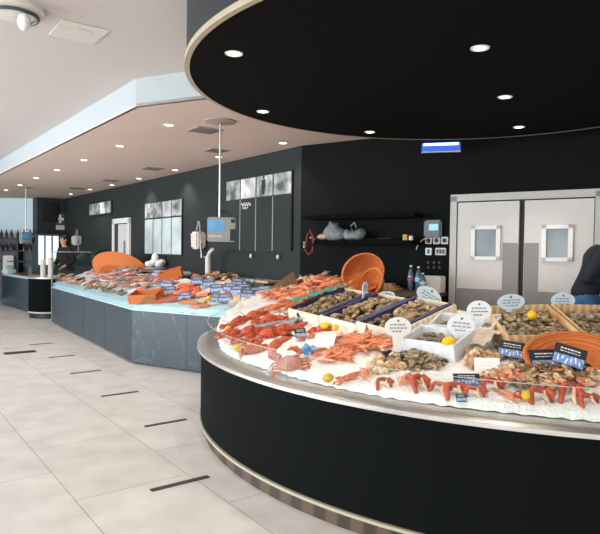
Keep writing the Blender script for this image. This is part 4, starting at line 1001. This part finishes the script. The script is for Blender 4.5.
# wooden oyster crates
y1 = math.radians(-5)
w1 = crate((1.63, 4.18), (math.cos(y1), math.sin(y1)), .47, .70, .15, 'wood', None, 'wooden slatted oyster crate with a lemon on top', 'wooden_crate', True)
fill(w1, .47, .70, .10, 78, 'oys', mk_oyster, 3, 'oyster in the wooden crate with the lemon', 'oyster', 'oysters in the lemon crate', (.85, 1.15), .5, .02)
w2 = crate((2.115, 4.14), (math.cos(y1), math.sin(y1)), .47, .70, .15, 'wood', None, 'wooden slatted oyster crate at the right frame edge', 'wooden_crate', True)
fill(w2, .47, .70, .10, 78, 'oys', mk_oyster, 3, 'oyster in the wooden crate at the right edge', 'oyster', 'oysters in the right edge crate', (.85, 1.15), .5, .02)
q = disp(532, 314.5, .16); tag(put(inst('lemon', mk_lemon), Vector((q.x, q.y, zr(q.x, q.y)+.155)), 1.3, None, 0, 0, 1.1), 'lemon on the oysters of the first wooden crate', 'lemon', 'lemons')
# orange basket on the counter
bk = make_bowl(.31, .20, .07); q = disp(577, 370, 0); bk.rotation_euler = (.72, 0, -.05); bk.location = (q.x, q.y+.04, zr(q.x, q.y)+.02); tag(bk, 'orange wicker tray behind black price cards at the right', 'basket')
# paddles
def paddle(px, py, Y, w, h_, stem, tone, yaw, l, pitch=0, roll=0):
    w = w*Y/FPX; h_ = h_*Y/FPX
    o = mk_plaque(w, h_, stem*Y/FPX, tone); put(o, aty(px, py, Y), yaw, None, pitch, roll); tag(o, l, 'price paddle', 'oval price paddles')
paddle(398, 327, 3.95, 27, 20, 15, 'white', .1, 'bright white oval price paddle on a tall stem above the oyster heap')
paddle(429, 296, 4.95, 28, 17, 6, 'plaqueb', .1, 'tilted pale blue oval price paddle in the right purple-lined crate', .55)
paddle(365, 287.5, 5.3, 9, 12, 5, 'plaqueb', .9, 'narrow edge-on oval price paddle in the middle purple-lined crate', .35)
paddle(387, 294.5, 5.35, 16, 7, 2, 'plaqueb', 0, 'half hidden low price paddle behind the middle purple liner', 0, -.5)
paddle(461, 325.5, 4.0, 28, 22, 8, 'plaque', .05, 'large pale oval price paddle over the front foam box lemon', .1)
paddle(479, 310.5, 4.25, 25, 20, 8, 'plaque', .05, 'pale oval price paddle with a dark emblem in the rear foam box')
paddle(511, 302, 4.45, 28, 16, 6, 'plaqueb', .05, 'wide pale oval price paddle at the back of the first wooden crate', -.08)
paddle(563, 300.5, 4.5, 24, 16, 7, 'plaqueb', .0, 'oval price paddle with four pen lines in the right edge oyster crate')
# brown woven flap at the rear left
q = Vector((-.22, 7.02, 0)); o = empty('woven_mat', (q.x, q.y, zr(q.x, q.y)-.02), .45)
m = MB(); rows = []
for i in range(8): rows.append([(-.12+.34*i/7, -.02+.14*j/5, .01+j*.045*(.2+i/7)) for j in range(6)])
m.strip(rows); m.build('mat', M['brown'], o)
m = MB()
for i in range(9): m.tube([(-.16+.04*i, -.03, .02), (-.165+.04*i, -.05, -.02)], .006, 5)
m.build('fringe', M['rope'], o); tag(o, 'brown woven mat propped up behind the orange langoustines', 'mat')

# ------------------------------------------------------------------ goods on the marble counter
def onl(key, mk, px, py, yaw=0, dz=0, sc=1, pitch=0, roll=0, args=()):
    q = dl(px, py, dz); return put(inst(key, mk, *args), Vector((q.x, q.y, zl(q.x, q.y)+dz)), yaw, nl(q.x, q.y), pitch, roll, sc)
ba = math.atan2(e1.y, e1.x)
# half-round wicker basket standing behind the fish heap
hb = make_bowl(.68, .42, .18)
d_ = ray(115, 264); t_ = 6.
while inl((EYE+d_*t_).x, (EYE+d_*t_).y) < .78: t_ += .01
q = EYE+d_*t_; hb.location = (q.x, q.y, zl(q.x, q.y)+.02); hb.rotation_euler = (.95, 0, ba+PI+.55); tag(hb, 'wide orange wicker basket standing behind the pink fish heap on the marble counter', 'basket')
random.seed(33)
for i in range(64):
    while True:
        u, v = RU(-1, 1), RU(-1, 1)
        if u*u+v*v < 1: break
    px, py = 118+u*25, 276+v*10+u*4
    k = ('pinkfish', 'silver', 'pinkfish')[i % 3]
    tag(onl('fish', mk_fish, px, py, RU(-.9, 1.2), .03+.16*(1-u*u-v*v)*RU(.2, 1), RU(.8, 1.15), RU(-.3, .3), RU(-.4, .4), (k, False)), 'small whole %s fish in the heap before the wide wicker basket' % ('pink' if k == 'pinkfish' else 'silver'), 'fish', '%s fish before the wide basket' % ('pink' if k == 'pinkfish' else 'silver'))
def scatl(cx, cy, rx, ry, slope, n, key, mk, args, label, cat, group, bump=.05, sc=(.9, 1.1), flat=.4):
    for i in range(n):
        while True:
            u, v = RU(-1, 1), RU(-1, 1)
            if u*u+v*v < 1: break
        o = onl(key, mk, cx+u*rx, cy+v*ry+u*rx*slope, RU(0, 6.28), .015+bump*(1-u*u-v*v)*RU(.2, 1), RU(*sc), RU(-flat, flat), RU(-flat, flat), args[i % len(args)] if args else ())
        tag(o, label, cat, group)
scatl(78, 281, 22, 5, .28, 34, 'scl', mk_scallop, ((0,), (1,)), 'shell among the goods at the far front of the marble counter', 'shell', 'shells at the far front', .05, (1.1, 1.7))
scatl(100, 286, 30, 4, .28, 30, 'clm', mk_clam, ((0,), (1,), (2,)), 'clam along the front ice below the fish heap', 'clam', 'clams below the fish heap', .05, (1.1, 1.6))
scatl(150, 283, 14, 8, .1, 18, 'fish', mk_fish, (('silver', True), ('pinkfish', False)), 'small fish between the fish heap and the orange trays', 'fish', 'fish between heap and trays', .08, (.7, .95))
scatl(214, 277, 34, 3, .1, 22, 'scl', mk_scallop, ((0,), (1,)), 'shell in the rear row on the right of the marble counter', 'shell', 'shells in the rear row', .06, (1.1, 1.6))
scatl(255, 303, 18, 4, .0, 26, 'clm', mk_clam, ((0,), (1,), (2,)), 'clam at the right end of the marble counter', 'clam', 'clams at the right end', .05, (.9, 1.2))
scatl(238, 296, 36, 9, .1, 26, 'fil', mk_fillet, (('fillet', .30, .15),), 'pale fillet under the blue price cards', 'fillet', 'pale fillets under the blue price cards', .03, (.6, .85), .15)
scatl(178, 291, 26, 9, .1, 22, 'fil', mk_fillet, (('salmon', .30, .15), ('redfillet', .30, .15)), 'orange or red fillet piled at the middle of the marble counter', 'fillet', 'piled orange and red fillets', .06, (.6, .9), .2)
for i in range(12):
    px = 60+i*4.2; py = 276+i*1.2+RU(-2, 2)
    tag(onl('fil', mk_fillet, px, py, RU(-.5, .8), .012, RU(.7, 1.0), args=(('fillet', 'salmon')[i % 2], .26, .12)), '%s fish fillet along the far front of the marble counter' % ('pale', 'orange')[i % 2], 'fillet', '%s fillets at the far front' % ('pale', 'orange')[i % 2])
# orange wooden tray, orange box behind
def tray(px, py, L, W, h_, yaw, l, mname='wicker'):
    q = dl(px, py, h_*.5); o = empty('orange_tray')
    MB().box((0, 0, .008), (L, W, .016)).build('base', M[mname], o, smooth=False)
    for s in (-1, 1):
        MB().box((0, s*W/2, h_/2), (L+.02, .016, h_)).build('long_side', M[mname], o, smooth=False); MB().box((s*L/2, 0, h_/2), (.016, W, h_)).build('short_side', M[mname], o, smooth=False)
    put(o, Vector((q.x, q.y, zl(q.x, q.y)-.0)), yaw, nl(q.x, q.y)); tag(o, l, 'tray', 'orange trays'); return o
tray(147, 296, .42, .24, .13, -.25, 'orange tray at the front corner of the marble counter')
tray(172, 274, .36, .26, .14, .1, 'orange tray at the back of the marble counter beside the plates')
fl = [(146, 288, 'redfillet', 0), (153, 283, 'salmon', .4), (160, 286, 'redfillet', -.3), (150, 279, 'redfillet', .2), (177, 293, 'salmon', .2), (185, 290, 'salmon', .1), (192, 293, 'salmon', -.1), (176, 299, 'redfillet', -.2), (188, 285, 'salmon', .3), (164, 300, 'redfillet', -.2), (170, 280, 'redfillet', .1), (206, 277, 'salmon', .5), (156, 301, 'redfillet', -.3),
 (208, 299, 'fillet', .2), (200, 301, 'fillet', -.1), (205, 293, 'fillet', .2), (226, 299, 'fillet', .3), (236, 301, 'fillet', -.1), (246, 289, 'fillet', .1), (256, 297, 'fillet', .3), (230, 291, 'redfillet', .1), (226, 283, 'fillet', .2), (250, 302, 'fillet', .1), (213, 303, 'fillet', .1), (190, 302, 'salmon', -.2), (244, 280, 'fillet', .3), (260, 304, 'fillet', .2), (200, 306, 'salmon', .1)]
for i, (px, py, k, yaw) in enumerate(fl):
    nm = {'redfillet': 'deep red', 'salmon': 'orange salmon', 'fillet': 'pale'}[k]; wh = 'left' if px < 182 else ('middle' if px < 215 else 'right')
    tag(onl('fil', mk_fillet, px, py, yaw-.25, .015, RU(.9, 1.15), args=(k, .30, .15)), '%s fish fillet among the %s part of the marble counter' % (nm, wh), 'fillet', '%s fillets, %s part' % (nm, wh))
for i, (px, py) in enumerate(((209, 298), (205, 302), (127, 285), (112, 283), (107, 280))):
    tag(onl('lemon', mk_lemon, px, py, i, .05, 1.0), 'lemon on the marble counter '+('among the pale fillets', 'at the front glass among pale fillets', 'right of the heap of fish', 'before the middle of the fish heap', 'before the left of the fish heap')[i], 'lemon', 'lemons on the marble counter')
cards = [(197, 285, 'behind the orange salmon'), (217, 293, 'between the salmon and the pale fillets'), (184, 301, 'at the front glass below the salmon'), (217, 303, 'at the front glass among pale fillets'), (237, 287, 'in the rear row, left'), (249, 287, 'in the rear row, middle'), (236, 295, 'in the middle row, left'), (247, 299, 'in the middle row, right'), (260, 288, 'in the rear row, right'), (264, 295, 'beside the brown mat, upper'), (270, 301, 'beside the brown mat, lower'),
 (229, 292, 'just behind the middle row'), (257, 296, 'between the middle row and the brown mat'), (243, 293, 'between the two middle row cards'), (266, 289, 'nearest the long wooden board'), (209, 287, 'behind the first pale fillets'), (225, 303, 'at the front glass right of the lemon'), (166, 288, 'behind the orange tray'), (169, 295, 'right of the orange tray'), (156, 277, 'before the plate stack'), (122, 282, 'right of the fish heap'), (100, 270, 'inside the wide wicker basket')]
for px, py, l in cards:
    q = dl(px, py, .02); o = inst('card2', mk_card, .19, .13, 'card2'); put(o, Vector((q.x, q.y, zl(q.x, q.y)+.03)), -.05+RU(-.25, .25), None, RU(-.1, .1), 0, 1); o2 = o
    tag(o, 'blue price card on the marble counter '+l, 'price card', 'blue price cards on the marble counter')
# plates with a white heap, on the back counter
for k in range(3):
    o = MB().lathe([(0, 0), (.10, 0), (.22, .02), (.22, .028), (.1, .012), (0, .012)], 28).build('plate', M['offwhite']); put(o, onA(155, ZW+.03*k, .22), 0)
    tag(o, '%s white plate in the stack on the back counter behind the wicker basket' % ('bottom', 'middle', 'top')[k], 'plate', 'plates behind the basket')
random.seed(4); m = MB()
for k in range(14): m.sph((RU(-.10, .10), RU(-.08, .08), .05+RU(0, .05)), (.06, .05, .04), 8, 6)
m.sph((0, 0, .15), (.05, .05, .07), 10, 7); tag(put(m.build('meringue_mound', M['white']), onA(155, ZW+.075, .22), sc=1.35), 'knobbly white mound on the top plate of the stack', 'food')
# shellfish platter and long board on the back counter near the tap
o = MB().box((0, 0, .015), (.75, .3, .03), bev=.004).build('serving_board', M['board'], smooth=False); tag(put(o, onA(262, ZW, .2), ya), 'long pale wooden board on the back counter below the large photo panel', 'board')
o = MB().lathe([(0, 0), (.26, .0), (.30, .025), (.26, .015), (0, .015)], 28).build('platter', M['steel']); tag(put(o, onA(218, ZW, .2), 0), 'steel platter of shellfish on the back counter below the hanging scale', 'platter')
random.seed(8)
for k in range(16):
    o = inst('scl', mk_scallop, random.randrange(2)); put(o, onA(206+RU(0, 30), ZW+.03+RU(0, .06), .2+RU(-.08, .12)), RU(0, 6), None, RU(-.5, .5), RU(-.5, .5), RU(1.1, 1.6)); tag(o, 'shell on the steel platter below the hanging scale', 'shell', 'shells on the steel platter')
for k, px in enumerate((176, 183)):
    o = MB().box((0, 0, .03), (.3, .2, .06), bev=.02).build('wrapped_parcel', M['white']); tag(put(o, onA(px, ZW, .2), ya), '%s white wrapped parcel on the back counter right of the plates' % ('left', 'right')[k], 'parcel', 'parcels on back counter')
# far counter goods
random.seed(14)
for i in range(9):
    l_ = RU(.1, 2.2); o = inst('fil', mk_fillet, 'redfillet', .30, .15); P = Vector((F1.x, F1.y, .92)) + Vector((ef.x, ef.y, 0))*l_ + Vector((nf.x, nf.y, 0))*RU(.15, .5); put(o, P, RU(0, 3)); tag(o, 'deep red fillet on the farthest marble counter', 'fillet', 'fillets on the farthest counter')

# ------------------------------------------------------------------ people
def skin_chain(name, joints, edges, parent, m, root=0, sub=2):
    me = bpy.data.meshes.new(name); me.from_pydata([Vector(j[0]) for j in joints], edges, []); o = bpy.data.objects.new(name, me); col.objects.link(o)
    if parent is not None: o.parent = parent
    md = o.modifiers.new('skin', 'SKIN'); md.use_smooth_shade = True
    sv = me.skin_vertices[0].data
    for i, j in enumerate(joints):
        r_ = j[1]; sv[i].radius = r_ if hasattr(r_, '__len__') else (r_, r_); sv[i].use_root = (i == root)
    o.modifiers.new('sub', 'SUBSURF').levels = sub; o.modifiers['sub'].render_levels = sub; me.materials.append(m)
    return o
def person(loc, rz, lean, arms, top, bottom, label, hairm, cap=False, hem=.90):
    """standing figure facing local -y; lean tips the trunk forward; arms = ((elbow),(wrist)) per side relative to the shoulder"""
    o = empty('person', loc, rz)
    def L_(x, y, z): # lean about the hip at z=.95
        if z > .95:
            d = z-.95; return (x, y - d*math.sin(lean), .95+d*math.cos(lean))
        return (x, y, z)
    J = [(L_(0, 0, .95), (.15, .11)), (L_(0, 0, 1.12), (.14, .10)), (L_(0, .0, 1.30), (.16, .115)), (L_(0, .0, 1.42), (.12, .09)), (L_(0, -.01, 1.50), .055), (L_(0, -.03, 1.57), .058), (L_(0, -.035, 1.64), (.078, .09)), (L_(0, -.02, 1.71), (.072, .088)), (L_(0, -.015, 1.755), .04)]
    E = [(0, 1), (1, 2), (2, 3), (3, 4), (4, 5), (5, 6), (6, 7), (7, 8)]
    sleeves = []
    for s, (el, wr) in zip((-1, 1), arms):
        sh = Vector(L_(s*.185, 0, 1.415)); e_ = sh+Vector(el); w_ = e_+Vector(wr); dw = (w_-e_).normalized()
        b = len(J); J += [(sh, .062), (e_, .045), (w_, .030), (w_+dw*.05, (.038, .022)), (w_+dw*.085, (.036, .018))]; E += [(3, b), (b, b+1), (b+1, b+2), (b+2, b+3), (b+3, b+4)]
        side = dw.cross(Vector((0, 0, 1)))
        if side.length < .1: side = Vector((1, 0, 0))
        side.normalize(); dn = side.cross(dw).normalized()
        for q_, ln in zip((-1.5, -.5, .5, 1.5), (.062, .075, .078, .058)):
            f = len(J); p0 = w_+dw*.09+side*(q_*.019); J += [(p0, .0095), (p0+dw*ln*.55-dn*.006, .009), (p0+dw*ln*.9-dn*.022, .0075)]; E += [(b+4, f), (f, f+1), (f+1, f+2)]
        f = len(J); p0 = w_+dw*.035+side*(.038*s); J += [(p0, .011), (p0+dw*.03+side*(.022*s)-dn*.008, .010), (p0+dw*.055+side*(.026*s)-dn*.016, .008)]; E += [(b+3, f), (f, f+1), (f+1, f+2)]
        sleeves.append((sh, e_, w_))
    for s in (-1, 1):
        b = len(J); J += [((s*.095, 0, .88), .088), ((s*.10, -.01, .50), .058), ((s*.10, .02, .09), .042), ((s*.105, -.05, .035), (.04, .03)), ((s*.11, -.15, .025), (.038, .022))]; E += [(0, b), (b, b+1), (b+1, b+2), (b+2, b+3), (b+3, b+4)]
    skin_chain('body', J, E, o, M['skin'])
    # clothes follow the body
    JJ = [(L_(0, 0, hem), (.165, .13)), (L_(0, 0, max(1.10, hem+.1)), (.165, .125)), (L_(0, 0, 1.30), (.18, .13)), (L_(0, .0, 1.43), (.13, .10)), (L_(0, -.005, 1.50), .085)]
    EE = [(0, 1), (1, 2), (2, 3), (3, 4)]
    for sh, e_, w_ in sleeves:
        b = len(JJ); JJ += [(sh, .094), (e_, .066), (e_.lerp(w_, .95), .045)]; EE += [(3, b), (b, b+1), (b+1, b+2)]
    skin_chain('jumper', JJ, EE, o, M[top])
    JJ = [((0, 0, .93), (.185, .15)), (L_(0, -.01, 1.13), (.19, .155))]; EE = [(0, 1)]
    for s in (-1, 1):
        b = len(JJ); JJ += [((s*.095, 0, .84), .105), ((s*.10, -.01, .50), .078), ((s*.10, .015, .10), .064)]; EE += [(0, b), (b, b+1), (b+1, b+2)]
    skin_chain('trousers', JJ, EE, o, M[bottom])
    for s in (-1, 1): MB().sph((s*.11, -.07, .035), (.05, .13, .04), 14, 8).build('shoe', M['black'], o)
    hc = Vector(L_(0, -.02, 1.68)); hd = MB()
    hd.sph(hc+Vector((0, .022, .025)), (.088, .10, .088), 18, 12)
    for v in list(hd.bm.verts):
        if v.co.y < hc.y-.045 and v.co.z < hc.z+.055: v.co.y = hc.y-.045
    hd.build('hair', M[hairm], o)
    fy = hc.y-.092
    for s in (-1, 1):
        MB().sph((s*.03, fy+.012, hc.z-.01), (.011, .008, .008), 8, 6).build('eye', M['eye'], o); MB().sph((s*.083, hc.y+.01, hc.z-.02), (.012, .022, .032), 8, 6).build('ear', M['skin'], o)
    MB().tube([(0, fy+.008, hc.z-.0), (0, fy-.012, hc.z-.03), (0, fy+.002, hc.z-.045)], [.008, .014, .010], 7).build('nose', M['skin'], o)
    MB().sph((0, fy+.01, hc.z-.07), (.024, .008, .007), 8, 6).build('mouth', mat('#a8645a', .5, noise=.03), o)
    if cap: MB().lathe([(.096, 0), (.094, .05), (.06, .085), (0, .092)], 18, c=(hc.x, hc.y+.01, hc.z+.03)).build('cap', M['black'], o)
    tag(o, label, 'person'); return o
# raised floor behind the counters
pb = MB(); pb.lathe([(1.2, .001), (1.2, .25), (0, .25)], 60, c=(C0.x, C0.y, 0), a0=PI, a1=2*PI); tag(pb.build('raised_floor', M['dark'], smooth=False), 'low dark raised floor inside the round counter', 'platform')
PP = aty(581, 260, 5.45); PP.z = .25
person(PP, math.radians(78), .36, (((-.06, .20, -.22), (.06, -.24, .04)), ((.10, -.16, -.22), (-.06, -.22, -.02))), 'navy', 'jean', 'person in a dark navy jumper and blue jeans at the right edge, elbow bent back', 'hair', hem=.95)
pf = aty(64, 250, 14.0)
q = A(7.6, 0, .95); 
s_, _z = pA(67, 250, .75); q = A(s_, .18, .75)
o = MB().box((0, 0, .09), (3.0, .42, .18)).build('raised_floor', M['dark'], smooth=False); o.location = A(s_-.2, 0, .72); o.rotation_euler = (0, 0, ya); tag(o, 'low dark raised floor behind the far end of the marble counter', 'platform')
person(q, math.radians(-35), .10, (((-.14, .02, -.25), (.10, -.18, -.12)), ((.14, .02, -.25), (-.10, -.18, -.12))), 'blackcloth', 'blackcloth', 'worker in black clothes and cap standing behind the far end of the marble counter', 'hair', True)

# ------------------------------------------------------------------ light
wd = bpy.data.worlds.new('world'); bpy.context.scene.world = wd; wd.use_nodes = True
bg = wd.node_tree.nodes['Background']; bg.inputs[0].default_value = (.80, .90, 1, 1); bg.inputs[1].default_value = 1.2
def area(P, target, w, h_, e, c):
    l = bpy.data.lights.new('area', 'AREA'); l.shape = 'RECTANGLE'; l.size = w; l.size_y = h_; l.energy = e; l.color = c
    o = bpy.data.objects.new('area', l); col.objects.link(o); o.location = P; o.rotation_euler = (Vector(target)-Vector(P)).to_track_quat('-Z', 'Y').to_euler(); return o
area((-9.5, 4, 1.9), (0, 9, .8), 8, 2.6, 900, (.86, .94, 1))        # daylight through the shop front on the left
area((-1.5, -3.5, 2.0), (0, 6, .9), 9, 2.6, 300, (1, .97, .93))      # and behind the viewer
vs = bpy.context.scene.view_settings; vs.view_transform = 'Standard'; vs.look = 'None'; vs.exposure = 0.0
